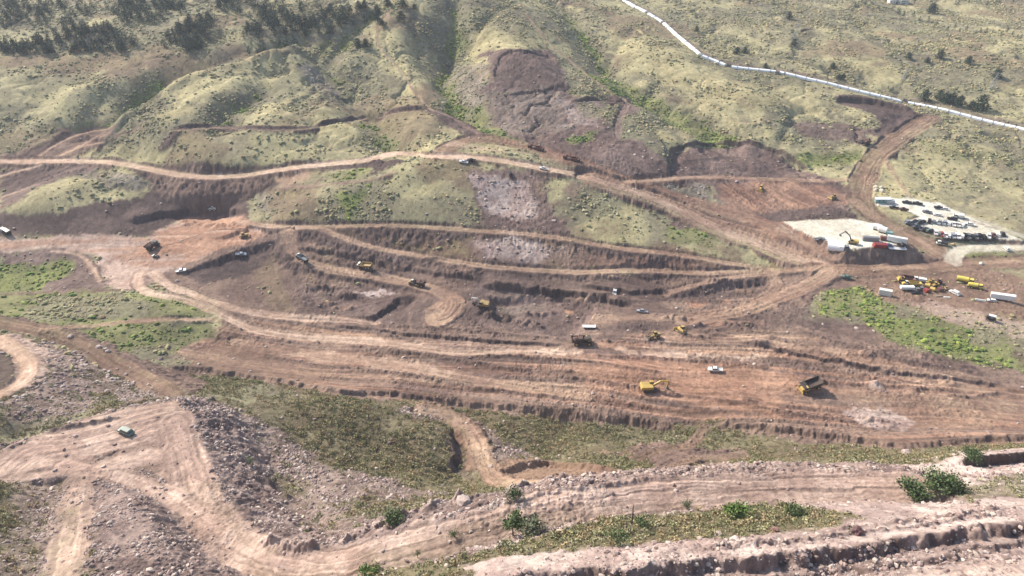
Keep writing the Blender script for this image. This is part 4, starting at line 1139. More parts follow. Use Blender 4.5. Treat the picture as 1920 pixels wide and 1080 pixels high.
# ------------------------------------------------------------------ machines, vehicles and site buildings
def paint(name, rgb, rough=.45, metal=0.0, dirt=.35):
    """painted or dusty surface: colour broken by dust"""
    m, nt, b = new_mat(name, rough, .4)
    n = nt.nodes.new('ShaderNodeTexNoise'); n.inputs['Scale'].default_value = 1.7; n.inputs['Detail'].default_value = 6
    r = nt.nodes.new('ShaderNodeValToRGB')
    c = lin(rgb) * .85; d = lin((168, 140, 118)) * .62
    r.color_ramp.elements[0].position = .42; r.color_ramp.elements[0].color = (*c, 1)
    r.color_ramp.elements[1].position = .78; r.color_ramp.elements[1].color = (*(c * (1 - dirt) + d * dirt), 1)
    nt.links.new(n.outputs[0], r.inputs[0]); nt.links.new(r.outputs[0], b.inputs['Base Color'])
    b.inputs['Metallic'].default_value = metal
    return m
M = {
 'white': paint('white_paint', (232, 230, 224), .45, 0, .3), 'offwhite': paint('offwhite_paint', (222, 218, 206), .5, 0, .25),
 'yellow': paint('yellow_paint', (206, 174, 94), .6, 0, .6), 'lemon': paint('lemon_paint', (226, 206, 96), .5, 0, .3), 'dusty': paint('dusty_yellow', (176, 150, 96), .7, 0, .6),
 'black': paint('black_paint', (34, 34, 38), .35, 0, .15), 'grey': paint('grey_paint', (126, 128, 130), .4, .2, .25), 'silver': paint('silver_paint', (182, 186, 190), .35, .4, .15),
 'red': paint('red_paint', (150, 62, 58), .5, 0, .3), 'maroon': paint('maroon_paint', (104, 66, 60), .6, 0, .45), 'blue': paint('blue_paint', (52, 72, 112), .4, 0, .2),
 'teal': paint('teal_paint', (128, 168, 162), .5, 0, .15), 'green': paint('green_paint', (108, 128, 116), .45, 0, .3),
 'rubber': paint('rubber', (38, 36, 36), .9, 0, .45), 'steel': paint('worn_steel', (92, 84, 80), .6, .4, .5), 'darkbed': paint('dark_dump_bed', (70, 62, 58), .7, .2, .4),
 'load': paint('earth_load', (118, 92, 84), .95, 0, .5), 'lining': paint('white_lining', (250, 250, 250), .5, 0, .04), 'wood': paint('grey_wood', (150, 134, 118), .9, 0, .3),
}
_gl, _glnt, _b = new_mat('vehicle_glass', .08, .6); _b.inputs['Base Color'].default_value = (.02, .028, .035, 1)
M['glass'] = _gl

class MB:
    def __init__(s): s.v = []; s.f = []
    def add(s, vs, fs):
        o = len(s.v); s.v += [tuple(v) for v in vs]; s.f += [tuple(i + o for i in f) for f in fs]; return s
    def box(s, c, d, tx=1.0, ty=1.0, sx=0.0, ry=0.0, rz=0.0):
        """box with its top scaled by tx, ty and shifted by sx"""
        vs = []
        for z, kx, ky, sh in ((-.5, 1, 1, 0), (.5, tx, ty, sx)):
            for x, y in ((-.5, -.5), (.5, -.5), (.5, .5), (-.5, .5)):
                vs.append(Vector((x * d[0] * kx + sh, y * d[1] * ky, z * d[2])))
        R = Matrix.Rotation(rz, 3, 'Z') @ Matrix.Rotation(ry, 3, 'Y')
        vs = [R @ v + Vector(c) for v in vs]
        return s.add(vs, [(0, 3, 2, 1), (4, 5, 6, 7), (0, 1, 5, 4), (1, 2, 6, 5), (2, 3, 7, 6), (3, 0, 4, 7)])
    def cyl(s, a, b, r, seg=14, r2=None):
        a = Vector(a); b = Vector(b); d = (b - a).normalized(); u = d.orthogonal().normalized(); w = d.cross(u)
        vs = []
        for p, rr in ((a, r), (b, r if r2 is None else r2)):
            for k in range(seg):
                t = 2 * math.pi * k / seg; vs.append(p + (u * math.cos(t) + w * math.sin(t)) * rr)
        return s.add(vs, [tuple(range(seg))[::-1], tuple(range(seg, 2 * seg))] + [(k, (k + 1) % seg, seg + (k + 1) % seg, seg + k) for k in range(seg)])
    def bar(s, a, b, w, h):
        a = Vector(a); b = Vector(b); d = (b - a).normalized()
        u = d.cross(Vector((0, 1, 0)));  u = (u if u.length > .1 else Vector((1, 0, 0))).normalized(); q = d.cross(u)
        vs = [p + u * (i * h / 2) + q * (j * w / 2) for p in (a, b) for i, j in ((-1, -1), (1, -1), (1, 1), (-1, 1))]
        return s.add(vs, [(0, 3, 2, 1), (4, 5, 6, 7), (0, 1, 5, 4), (1, 2, 6, 5), (2, 3, 7, 6), (3, 0, 4, 7)])
    def prism(s, prof, y0, y1):
        """side profile (x, z) carried from y0 to y1"""
        n = len(prof); vs = [(x, y0, z) for x, z in prof] + [(x, y1, z) for x, z in prof]
        return s.add(vs, [tuple(range(n)), tuple(range(n, 2 * n))[::-1]] + [(k, n + k, n + (k + 1) % n, (k + 1) % n) for k in range(n)])
    def mesh(s, name, mat, bevel=0.0):
        import bmesh
        me = bpy.data.meshes.new(name); me.from_pydata(s.v, [], s.f)
        bm = bmesh.new(); bm.from_mesh(me); bmesh.ops.recalc_face_normals(bm, faces=bm.faces)
        if bevel: bmesh.ops.bevel(bm, geom=bm.edges[:], offset=bevel, segments=1, affect='EDGES', clamp_overlap=True)
        bm.to_mesh(me); bm.free(); me.materials.append(mat)
        return me

_cache = {}
def parts_of(key, maker):
    if key not in _cache: _cache[key] = maker()
    return _cache[key]
def place(name, parts, u, v, heading, label, cat, group=None, lift=0.0, sc=1.0, pos=None):
    """heading in degrees: 0 faces right (+X), 90 faces away from the camera; parts = [(name, mesh, offset, [subparts])]"""
    p = at(u, v) if pos is None else pos
    h = math.radians(heading)
    if p.y > 262: sc *= .9
    # lean with the ground under it
    e = 1.6
    dx = (float(surf(p.x + e, p.y)) - float(surf(p.x - e, p.y))) / (2 * e); dy = (float(surf(p.x, p.y + e)) - float(surf(p.x, p.y - e))) / (2 * e)
    dx = max(-.25, min(.25, dx)); dy = max(-.25, min(.25, dy))
    n = Vector((-dx, -dy, 1)).normalized(); f = Vector((math.cos(h), math.sin(h), 0)); f = (f - n * f.dot(n)).normalized()
    R = Matrix((f, n.cross(f), n)).transposed()
    root = put(name, None, (p.x, p.y, p.z + lift)); root.rotation_euler = R.to_euler(); root.scale = (sc, sc, sc)
    for pn, me, off, sub in parts:
        o = put(pn, me, off, 0, root)
        for sn, sm_, so in sub: put(sn, sm_, so, 0, o)
    return tag(root, label, cat, group)

def wheel_mesh(r, w, seg=14): return parts_of(('w', r, w), lambda: MB().cyl((0, -w / 2, 0), (0, w / 2, 0), r, seg).mesh('wheel', M['rubber'], .03))
def rim_mesh(r, w, mat='silver'): return parts_of(('r', r, w, mat), lambda: MB().cyl((0, -w / 2 - .02, 0), (0, w / 2 + .02, 0), r, 10).mesh('rim', M[mat]))
def wheels(xs, y, r, w, rim='silver'):
    return [('wheel', wheel_mesh(r, w), (x, s * y, r), [('rim', rim_mesh(r * .55, w, rim), (0, 0, 0))]) for x in xs for s in (-1, 1)]

def pickup_parts(c):
    def mk():
        b = MB().prism([(-2.9, .5), (2.75, .5), (2.9, .75), (2.85, 1.08), (1.25, 1.2), (1.2, 1.22), (-.75, 1.22), (-.75, 1.18), (-.8, .85), (-2.75, .85), (-2.75, .84), (-2.9, .84)], -.98, .98)
        for s in (-1, 1): b.box((-1.85, s * .93, 1.02), (2.1, .1, .36))
        b.box((-2.85, 0, 1.02), (.1, 1.9, .36)); b.box((2.9, 0, .62), (.14, 1.8, .2)); b.box((-2.97, 0, .6), (.1, 1.8, .16))
        cab = MB().box((.25, 0, 1.55), (2.1, 1.8, .68), .66, .86, -.08)
        gl = MB().box((.25, 0, 1.5), (2.13, 1.83, .42), .80, .93, -.05)
        roof = MB().box((.17, 0, 1.9), (1.36, 1.5, .05))
        hl = [('headlight', MB().box((0, 0, 0), (.08, .34, .18)).mesh('headlight', M['silver']), (2.9, s * .72, .9), []) for s in (-1, 1)]
        return [('body', b.mesh('pickup_body', M[c], .02), (0, 0, 0), []), ('cab', cab.mesh('pickup_cab', M[c], .03), (0, 0, 0), [('window', gl.mesh('pickup_glass', M['glass']), (0, 0, 0)), ('roof', roof.mesh('pickup_roof', M[c]), (0, 0, 0))])] + hl
    return parts_of(('pickup', c), mk) + wheels((-1.85, 1.85), .88, .4, .28)
def car_parts(c, long_=4.6, hi=1.68):
    def mk():
        L_ = long_ / 2
        b = MB().prism([(-L_, .38), (L_, .38), (L_ + .05, .7), (L_ - .3, .93), (L_ - 1.25, 1.02), (-L_ + .1, 1.02), (-L_ - .03, .7)], -.92, .92)
        cab = MB().box((-.35, 0, (1.0 + hi) / 2), (long_ * .68, 1.72, hi - 1.0), .74, .84, -.12)
        gl = MB().box((-.35, 0, 1.22), (long_ * .685, 1.75, .36), .84, .91, -.06)
        return [('body', b.mesh('car_body', M[c], .04), (0, 0, 0), []), ('cabin', cab.mesh('car_cabin', M[c], .05), (0, 0, 0), [('window', gl.mesh('car_glass', M['glass']), (0, 0, 0))])]
    return parts_of(('car', c, long_, hi), mk) + wheels((-1.4, 1.4), .82, .35, .24)
def dump_parts(body='yellow', bed='darkbed', loaded=False, raised=0.0, cabcol=None):
    """rigid quarry truck about 9.5 m long"""
    def mk():
        ch = MB().box((0, 0, 1.35), (8.2, 1.5, .7)).box((3.4, 0, 1.5), (2.0, 3.6, .35))
        hood = MB().box((3.7, .3, 2.2), (1.8, 2.2, 1.4), .9, .92, -.05).box((4.55, 0, 1.35), (.25, 3.8, .7))
        cab = MB().box((2.7, 1.15, 2.95), (1.5, 1.5, 1.6), .88, .9, 0)
        win = MB().box((2.72, 1.15, 3.2), (1.53, 1.53, .75), .94, .95, 0)
        rail = MB().bar((4.5, -1.7, 2.0), (4.5, -1.7, 3.0), .06, .06).bar((4.5, -1.7, 3.0), (3.0, -1.7, 3.0), .06, .06).bar((3.0, -1.7, 2.0), (3.0, -1.7, 3.0), .06, .06)
        prof = [(-4.5, 3.0), (-3.6, 2.0), (1.2, 1.9), (1.9, 3.3), (3.9, 3.75), (3.9, 3.95), (1.75, 3.62), (1.0, 2.15), (-3.5, 2.25), (-4.4, 3.2)]
        bd = MB().prism(prof, -1.9, 1.9)
        for s in (-1, 1):
            bd.prism([(-4.45, 3.1), (-3.55, 2.1), (1.2, 2.0), (1.9, 3.4), (1.9, 3.62), (-4.3, 3.5)], s * 1.9 - .1, s * 1.9 + .1)
            for k in range(5): bd.box((-3.4 + k * 1.15, s * 2.04, 2.8), (.18, .12, 1.2))
        ps = [('chassis', ch.mesh('chassis', M['steel'], .03), (0, 0, 0), []), ('hood', hood.mesh('hood', M[body], .06), (0, 0, 0), []),
              ('cab', cab.mesh('truck_cab', M[cabcol or body], .05), (0, 0, 0), [('window', win.mesh('cab_glass', M['glass']), (0, 0, 0))]),
              ('railing', rail.mesh('railing', M[body]), (0, 0, 0), []), ('dump_bed', bd.mesh('dump_bed', M[bed], .02), (0, 0, 0), [])]
        if loaded:
            ld = MB(); gl_ = random.Random(3)
            for k in range(22): ld.box((gl_.uniform(-3.3, .9), gl_.uniform(-1.3, 1.3), gl_.uniform(2.5, 3.4)), (gl_.uniform(.7, 1.7),) * 3, .6, .6, 0, gl_.uniform(0, 3), gl_.uniform(0, 3))
            ps.append(('load', ld.mesh('earth_load', M['load'], .1), (0, 0, 0), []))
        return ps
    return parts_of(('dump', body, bed, loaded, cabcol), mk) + wheels((3.3,), 1.75, .95, .6, body) + wheels((-2.3,), 1.45, .95, 1.1, body)
def artic_parts(body='yellow', bed='dusty', loaded=True):
    """articulated hauler: tractor, long open body, six big wheels"""
    def mk():
        tr = MB().box((3.6, 0, 1.3), (2.9, 1.6, .7)).prism([(3.6, 1.5), (5.1, 1.4), (5.15, 1.9), (4.6, 2.25), (3.6, 2.4)], -.9, .9)
        cab = MB().box((3.0, 0, 2.55), (1.4, 1.8, 1.6), .85, .85, .05)
        win = MB().box((3.0, 0, 2.75), (1.43, 1.83, .8), .92, .92, .03)
        fr = MB().box((-1.2, 0, 1.2), (6.6, 1.0, .5)).cyl((2.2, 0, .9), (2.2, 0, 1.7), .35)
        bd = MB().prism([(-5.0, 2.5), (-3.9, 1.55), (1.4, 1.5), (2.0, 2.9), (1.8, 2.95), (1.2, 1.75), (-3.8, 1.8), (-4.95, 2.7)], -1.45, 1.45)
        for s in (-1, 1): bd.prism([(-4.9, 2.55), (-3.9, 1.6), (1.4, 1.55), (1.9, 2.9), (-4.6, 2.85)], s * 1.45 - .08, s * 1.45 + .08)
        ps = [('tractor', tr.mesh('tractor', M[body], .05), (0, 0, 0), []), ('cab', cab.mesh('hauler_cab', M['offwhite'], .05), (0, 0, 0), [('window', win.mesh('hauler_glass', M['glass']), (0, 0, 0))]),
              ('frame', fr.mesh('hauler_frame', M['steel'], .03), (0, 0, 0), []), ('dump_bed', bd.mesh('hauler_bed', M[bed], .02), (0, 0, 0), [])]
        if loaded:
            ld = MB(); gl_ = random.Random(9)
            for k in range(20): ld.box((gl_.uniform(-3.6, 1.0), gl_.uniform(-.9, .9), gl_.uniform(2.2, 2.9)), (gl_.uniform(.7, 1.4),) * 3, .6, .6, 0, gl_.uniform(0, 3), gl_.uniform(0, 3))
            ps.append(('load', ld.mesh('hauler_load', M['load'], .1), (0, 0, 0), []))
        return ps
    return parts_of(('artic', body, bed, loaded), mk) + wheels((4.0, -1.1, -3.0), 1.2, .85, .6, body)
def scraper_parts(col='maroon'):
    def mk():
        tr = MB().box((4.4, 0, 1.7), (2.6, 2.2, 1.2), .9, .9).box((3.2, 0, 2.6), (1.2, 1.2, 1.3), .85, .85)
        goose = MB().bar((3.2, 0, 2.0), (1.4, 0, 2.7), .6, .5).bar((1.4, 0, 2.7), (.2, 1.4, 1.6), .3, .4).bar((1.4, 0, 2.7), (.2, -1.4, 1.6), .3, .4)
        bowl = MB()
        for s in (-1, 1): bowl.prism([(-4.4, 1.0), (.6, .5), (.9, 1.9), (-2.6, 2.4), (-4.4, 2.0)], s * 1.6 - .1, s * 1.6 + .1)
        bowl.box((-1.8, 0, .75), (4.6, 3.2, .2)).box((-3.4, 0, 1.6), (.25, 3.2, 1.5)).box((-4.8, 0, 1.5), (1.4, 1.8, .9))
        return [('tractor', tr.mesh('scraper_tractor', M[col], .05), (0, 0, 0), []), ('gooseneck', goose.mesh('gooseneck', M[col]), (0, 0, 0), []), ('bowl', bowl.mesh('bowl', M[col], .02), (0, 0, 0), [])]
    return parts_of(('scraper', col), mk) + wheels((4.2, -4.9), 1.3, 1.0, .75, col)
def excavator_parts(col='yellow', boomcol=None, swing=0.0, reach='low', tracklen=4.6):
    def mk():
        tk = MB()
        for s in (-1, 1):
            tk.prism([(-tracklen / 2, .55), (-tracklen / 2 + .35, .08), (tracklen / 2 - .35, .08), (tracklen / 2, .55), (tracklen / 2 - .3, 1.0), (-tracklen / 2 + .3, 1.0)], s * 1.35 - .35, s * 1.35 + .35)
            for k in range(9): tk.box((-tracklen / 2 + .45 + k * (tracklen - .9) / 8, s * 1.35, 1.02), (.16, .72, .08))
        tk.box((0, 0, .75), (2.2, 2.2, .5))
        R = Matrix.Rotation(swing, 4, 'Z')
        def T_(mb): mb.v = [tuple(R @ Vector(v)) for v in mb.v]; return mb
        house = T_(MB().box((-.9, 0, 1.95), (4.2, 3.0, 1.3), .97, .96).box((-2.7, 0, 1.85), (.9, 3.0, 1.25), .8, 1.0))
        cab = T_(MB().box((.75, 1.0, 2.35), (1.6, 1.0, 1.75), .85, .9)); win = T_(MB().box((.77, 1.0, 2.6), (1.63, 1.03, .9), .92, .95))
        if reach == 'low': B = [(.9, 1.9), (3.6, 4.3), (6.9, 3.9)]; S = [(6.3, 4.4), (7.0, 3.7), (6.4, 1.0)]
        elif reach == 'high': B = [(.9, 1.9), (2.6, 5.2), (5.4, 7.0)]; S = [(5.0, 7.4), (5.6, 6.8), (7.6, 4.6)]
        else: B = [(.9, 1.9), (3.0, 3.9), (5.6, 3.2)]; S = [(5.2, 3.8), (5.7, 3.0), (4.9, .6)]
        boom = T_(MB().bar((B[0][0], 0, B[0][1]), (B[1][0], 0, B[1][1]), .45, .65).bar((B[1][0], 0, B[1][1]), (B[2][0], 0, B[2][1]), .42, .5).cyl((1.6, .28, 1.9), (B[1][0] - .3, .28, B[1][1] - .5), .09, 8).cyl((1.6, -.28, 1.9), (B[1][0] - .3, -.28, B[1][1] - .5), .09, 8))
        stick = T_(MB().bar((S[0][0], 0, S[0][1]), (S[2][0], 0, S[2][1]), .34, .45).cyl((B[1][0] + .4, 0, B[1][1] + .4), (S[0][0], 0, S[0][1] + .1), .09, 8))
        bx_, bz_ = S[2]
        bucket = T_(MB().prism([(bx_ - .2, bz_ + .2), (bx_ + .5, bz_ + .1), (bx_ + .3, bz_ - .6), (bx_ - .4, bz_ - .85), (bx_ - 1.0, bz_ - .55), (bx_ - .5, bz_ - .4)], -.7, .7))
        return [('tracks', tk.mesh('tracks', M['steel'], .02), (0, 0, 0), []), ('house', house.mesh('house', M[col], .08), (0, 0, 0), []),
                ('cab', cab.mesh('excavator_cab', M[col], .05), (0, 0, 0), [('window', win.mesh('excavator_glass', M['glass']), (0, 0, 0))]),
                ('boom', boom.mesh('boom', M[boomcol or col]), (0, 0, 0), []), ('stick', stick.mesh('stick', M[boomcol or col]), (0, 0, 0), []), ('bucket', bucket.mesh('bucket', M['steel'], .03), (0, 0, 0), [])]
    return parts_of(('exc', col, boomcol, swing, reach), mk)
def dozer_parts(col='yellow', blade='steel'):
    def mk():
        tk = MB()
        for s in (-1, 1): tk.prism([(-2.3, .8), (-1.9, .08), (1.6, .08), (2.0, .6), (1.5, 1.0), (-1.4, 1.35)], s * 1.15 - .32, s * 1.15 + .32)
        body = MB().box((.9, 0, 1.6), (2.6, 1.4, 1.1), .92, .9).box((-1.2, 0, 1.4), (1.8, 1.6, 1.2), .9, .9)
        cab = MB().box((-.6, 0, 2.65), (1.5, 1.5, 1.5), .86, .86); win = MB().box((-.6, 0, 2.8), (1.53, 1.53, .8), .93, .93)
        bl = MB().prism([(2.9, .1), (3.05, .5), (2.85, 1.0), (3.0, 1.5), (2.8, 1.5), (2.65, 1.0), (2.8, .1)], -2.1, 2.1)
        for s in (-1, 1): bl.bar((0, s * 1.55, .7), (2.8, s * 1.55, .6), .15, .25)
        rp = MB().box((-2.6, 0, 1.1), (.7, 1.4, .5)).bar((-2.8, 0, 1.2), (-3.0, 0, .3), .2, .25)
        return [('tracks', tk.mesh('dozer_tracks', M['steel'], .02), (0, 0, 0), []), ('body', body.mesh('dozer_body', M[col], .06), (0, 0, 0), []),
                ('cab', cab.mesh('dozer_cab', M[col], .05), (0, 0, 0), [('window', win.mesh('dozer_glass', M['glass']), (0, 0, 0))]), ('blade', bl.mesh('blade', M[col]), (0, 0, 0), []), ('ripper', rp.mesh('ripper', M['steel']), (0, 0, 0), [])]
    return parts_of(('dozer', col), mk)
def loader_parts(col='yellow'):
    def mk():
        b = MB().box((-1.8, 0, 1.7), (2.6, 1.9, 1.2), .9, .92).box((.6, 0, 1.3), (1.6, 1.4, .9)); cab = MB().box((-.5, 0, 2.7), (1.4, 1.5, 1.5), .86, .88); win = MB().box((-.5, 0, 2.85), (1.43, 1.53, .85), .93, .95)
        arm = MB().bar((.6, .6, 2.0), (3.0, .6, 1.0), .2, .35).bar((.6, -.6, 2.0), (3.0, -.6, 1.0), .2, .35)
        bk = MB().prism([(2.9, 1.5), (3.0, .35), (4.1, .2), (3.3, .6), (3.15, 1.5)], -1.5, 1.5)
        return [('body', b.mesh('loader_body', M[col], .06), (0, 0, 0), []), ('cab', cab.mesh('loader_cab', M[col], .05), (0, 0, 0), [('window', win.mesh('loader_glass', M['glass']), (0, 0, 0))]),
                ('arm', arm.mesh('loader_arm', M[col]), (0, 0, 0), []), ('bucket', bk.mesh('loader_bucket', M['steel'], .02), (0, 0, 0), [])]
    return parts_of(('loader', col), mk) + wheels((-1.7, 1.5), 1.1, .85, .6, col)
def tanker_parts(col='lemon'):
    def mk():
        ch = MB().box((0, 0, 1.0), (8.4, 1.1, .5)); tank = MB().cyl((-3.9, 0, 2.3), (1.6, 0, 2.3), 1.35, 16)
        tank.box((-1.1, 0, 3.66), (1.2, .8, .25)); cab = MB().box((3.2, 0, 2.1), (2.2, 2.3, 2.0), .82, .9, -.1); win = MB().box((3.2, 0, 2.45), (2.23, 2.33, .7), .9, .95, -.05)
        sp = MB().box((-4.1, 0, .9), (.3, 2.6, .3))
        return [('chassis', ch.mesh('tanker_chassis', M['steel'], .03), (0, 0, 0), []), ('tank', tank.mesh('tank', M[col], .05), (0, 0, 0), []), ('cab', cab.mesh('tanker_cab', M[col], .06), (0, 0, 0), [('window', win.mesh('tanker_glass', M['glass']), (0, 0, 0))]), ('spray_bar', sp.mesh('spray_bar', M['steel']), (0, 0, 0), [])]
    return parts_of(('tanker', col), mk) + wheels((3.0, -1.6, -3.0), 1.1, .7, .5, col)
def container_parts(col='white', L_=6.1, h=2.6, w=2.44):
    def mk():
        b = MB().box((0, 0, h / 2 + .12), (L_, w, h))
        for k in range(int(L_ / .45)):
            for s in (-1, 1): b.box((-L_ / 2 + .3 + k * .45, s * (w / 2 + .02), h / 2 + .12), (.2, .06, h - .3))
        for x in (-L_ / 2 + .1, L_ / 2 - .1):
            for s in (-1, 1): b.box((x, s * (w / 2 - .05), .08), (.25, .25, .16))
        dr = MB()
        for s in (-1, 1): dr.box((L_ / 2 + .03, s * w * .25, h / 2 + .12), (.06, w * .46, h - .25))
        hd = MB()
        for y in (-.9, -.35, .35, .9): hd.cyl((L_ / 2 + .1, y, .3), (L_ / 2 + .1, y, h - .1), .025, 6)
        return [('box', b.mesh('container_box', M[col], .015), (0, 0, 0), []), ('door', dr.mesh('container_doors', M[col], .01), (0, 0, 0), [('handle', hd.mesh('lock_rods', M['steel']), (0, 0, 0))])]
    return parts_of(('cont', col, L_, h), mk)
def trailer_parts(col='white', L_=12.0, h=2.7):
    def mk():
        b = MB().box((0, 0, h / 2 + 1.05), (L_, 2.5, h)); fr = MB().box((-.3, 0, .95), (L_ * .95, 1.0, .2)).box((L_ / 2 - 2.2, .5, .5), (.15, .15, .95)).box((L_ / 2 - 2.2, -.5, .5), (.15, .15, .95))
        dr = MB()
        for s in (-1, 1): dr.box((-L_ / 2 - .03, s * .62, h / 2 + 1.05), (.05, 1.15, h - .2))
        return [('body', b.mesh('trailer_body', M[col], .03), (0, 0, 0), []), ('frame', fr.mesh('trailer_frame', M['steel']), (0, 0, 0), []), ('door', dr.mesh('trailer_doors', M[col]), (0, 0, 0), [])]
    return parts_of(('trl', col, L_, h), mk) + wheels((-L_ / 2 + 1.2, -L_ / 2 + 2.4), 1.0, .5, .4)
def flatbed_parts(col='offwhite', L_=10.0, load=None):
    def mk():
        b = MB().box((0, 0, 1.05), (L_, 2.4, .2)).box((L_ / 2 - .1, 0, 1.5), (.15, 2.4, .8)); fr = MB().box((0, 0, .85), (L_ * .95, .9, .22)).box((L_ / 2 - 1.8, 0, .4), (.2, .8, .8))
        ps = [('deck', b.mesh('flatbed_deck', M[col], .02), (0, 0, 0), []), ('frame', fr.mesh('flatbed_frame', M['steel']), (0, 0, 0), [])]
        return ps
    return parts_of(('flat', col, L_), mk) + wheels((-L_ / 2 + 1.0, -L_ / 2 + 2.2), .95, .48, .4)
def truck_parts(cab='white', box='white', L_=5.0, h=2.2):
    """two-axle box or service truck"""
    def mk():
        ch = MB().box((0, 0, .8), (L_ + 3.2, 1.0, .3)); c = MB().box((L_ / 2 + .4, 0, 1.75), (2.0, 2.2, 1.8), .8, .92, -.15).box((L_ / 2 + 1.2, 0, 1.2), (1.2, 2.0, .8), .9, .95)
        w_ = MB().box((L_ / 2 + .42, 0, 2.05), (2.02, 2.23, .65), .88, .96, -.07); b = MB().box((-1.2, 0, h / 2 + 1.0), (L_, 2.4, h))
        return [('chassis', ch.mesh('truck_chassis', M['steel']), (0, 0, 0), []), ('cab', c.mesh('truck_cab_small', M[cab], .05), (0, 0, 0), [('window', w_.mesh('truck_glass', M['glass']), (0, 0, 0))]), ('cargo_box', b.mesh('cargo_box', M[box], .04), (0, 0, 0), [])]
    return parts_of(('truck', cab, box, L_, h), mk) + wheels((L_ / 2 + .8, -2.2), 1.0, .5, .35)

def tank_parts(col='white', r=2.2, L_=6.5):
    def mk():
        t = MB().cyl((-L_ / 2, 0, r + .3), (L_ / 2, 0, r + .3), r, 22).cyl((-L_ / 2 - .5, 0, r + .3), (-L_ / 2, 0, r + .3), r * .65, 22, r).cyl((L_ / 2, 0, r + .3), (L_ / 2 + .5, 0, r + .3), r, 22, r * .65)
        sd = MB().box((-L_ / 3, 0, .35), (.5, r * 1.6, .7)).box((L_ / 3, 0, .35), (.5, r * 1.6, .7)); hh = MB().cyl((0, 0, 2 * r + .25), (0, 0, 2 * r + .6), .4, 12)
        return [('shell', t.mesh('tank_shell', M[col]), (0, 0, 0), []), ('saddle', sd.mesh('tank_saddle', M['steel']), (0, 0, 0), []), ('hatch', hh.mesh('tank_hatch', M[col]), (0, 0, 0), [])]
    return parts_of(('tank', col, r, L_), mk)

# the machines at work
place('excavator', excavator_parts('yellow', None, 0.0, 'low'), 1216, 730, 4, 'yellow tracked excavator on the orange bench with its arm stretched to the right', 'excavator', sc=1.15)
place('dump_truck', dump_parts('yellow', 'darkbed'), 1520, 728, 196, 'quarry dump truck with yellow nose and dark bed, end of the orange bench', 'dump truck')
place('dump_truck', dump_parts('dusty', 'darkbed', True), 1090, 646, 0, 'dusty dump truck with dark bed in the middle of the long benches', 'dump truck')
place('articulated_hauler', artic_parts('dusty', 'darkbed', True), 783, 536, 160, 'loaded articulated hauler nearest the turning pad, first in the column of three', 'hauler', 'haulers climbing the curved track')
place('articulated_hauler', artic_parts('offwhite', 'dusty', False), 686, 501, 158, 'pale articulated hauler in the middle of the column of three', 'hauler', 'haulers climbing the curved track')
place('articulated_hauler', artic_parts('offwhite', 'grey', False), 567, 488, 140, 'white-nosed articulated hauler at the upper left end of the column of three', 'hauler', 'haulers climbing the curved track')
place('excavator', excavator_parts('dusty', 'offwhite', 0.0, 'near'), 905, 573, 165, 'dusty excavator with pale raised arm digging beside the round turning pad', 'excavator', sc=1.1)
place('bulldozer', dozer_parts('yellow'), 1277, 624, 110, 'yellow bulldozer with cab seen from behind near the pale diagonal road', 'bulldozer', sc=1.05)
place('bulldozer', dozer_parts('yellow'), 1426, 356, 240, 'small yellow bulldozer working the combed red slope', 'bulldozer')
place('bulldozer', dozer_parts('dusty'), 1561, 373, 200, 'dark dusty bulldozer at the right edge of the combed red slope', 'bulldozer')
place('bulldozer', dozer_parts('dusty'), 459, 445, 20, 'dusty bulldozer on the orange plateau below the ribbed heap', 'bulldozer')
place('wheel_loader', loader_parts('dusty'), 1225, 634, 200, 'dusty wheel loader beside the dark oval pit', 'loader')
place('wheel_loader', loader_parts('offwhite'), 397, 394, 200, 'small pale loader on the ledge above the ribbed orange heap', 'loader', sc=.8)
place('scraper', scraper_parts('maroon'), 1004, 280, 158, 'dark red scraper on the red ramp, upper left of the pair', 'scraper', 'scrapers climbing the red ramp')
place('scraper', scraper_parts('maroon'), 1071, 300, 158, 'dark red scraper on the red ramp, lower right of the pair', 'scraper', 'scrapers climbing the red ramp')
place('dump_truck', dump_parts('green', 'darkbed', True), 287, 466, 75, 'dark loaded dump truck seen from behind on the pale plateau', 'dump truck')
place('wheel_loader', loader_parts('black'), 292, 482, 0, 'low dark stand-in for the small shadow below the plateau dump truck', 'loader', sc=.55)  # black loader shape added to stand in for a small shadow
place('dump_truck', dump_parts('black', 'darkbed', True), 1621, 271, 180, 'black loaded dump truck at the upper bend of the right haul road', 'dump truck')
place('truck', truck_parts('white', 'black'), 12, 437, 150, 'white-cabbed dark truck at the left edge of the plateau', 'truck')
# light vehicles about the site
place('pickup_truck', pickup_parts('white'), 340, 509, 12, 'white van-like pickup on the lower rim of the plateau', 'pickup')
place('pickup_truck', pickup_parts('silver'), 452, 478, 12, 'silver pickup on the orange rim of the plateau', 'pickup')
place('pickup_truck', pickup_parts('white'), 869, 305, 172, 'white pickup on the grassy shoulder below the bright haul road', 'pickup')
place('pickup_truck', pickup_parts('black'), 884, 302, 160, 'black pickup right behind the white one below the bright haul road', 'pickup')
place('pickup_truck', pickup_parts('white'), 1019, 318, 170, 'white pickup on the outer edge of the bright haul road', 'pickup')
place('pickup_truck', pickup_parts('black'), 957, 329, 100, 'dark pickup above the pink quarry hollow', 'pickup')
place('pickup_truck', pickup_parts('white'), 1341, 695, 172, 'white crew pickup on the upper part of the orange bench', 'pickup', sc=1.0)
place('pickup_truck', pickup_parts('silver'), 1204, 586, 165, 'grey-white pickup on the pale ground left of the diagonal road', 'pickup')
place('pickup_truck', pickup_parts('white'), 1152, 549, 80, 'small white pickup seen end-on in the dark cut', 'pickup')
place('flatbed_trailer', flatbed_parts('white', 6.5), 1104, 615, 2, 'small white flatbed standing above the dusty dump truck', 'trailer')
place('pickup_truck', pickup_parts('green'), 1587, 521, 160, 'dark green pickup crossing the main road junction', 'pickup')
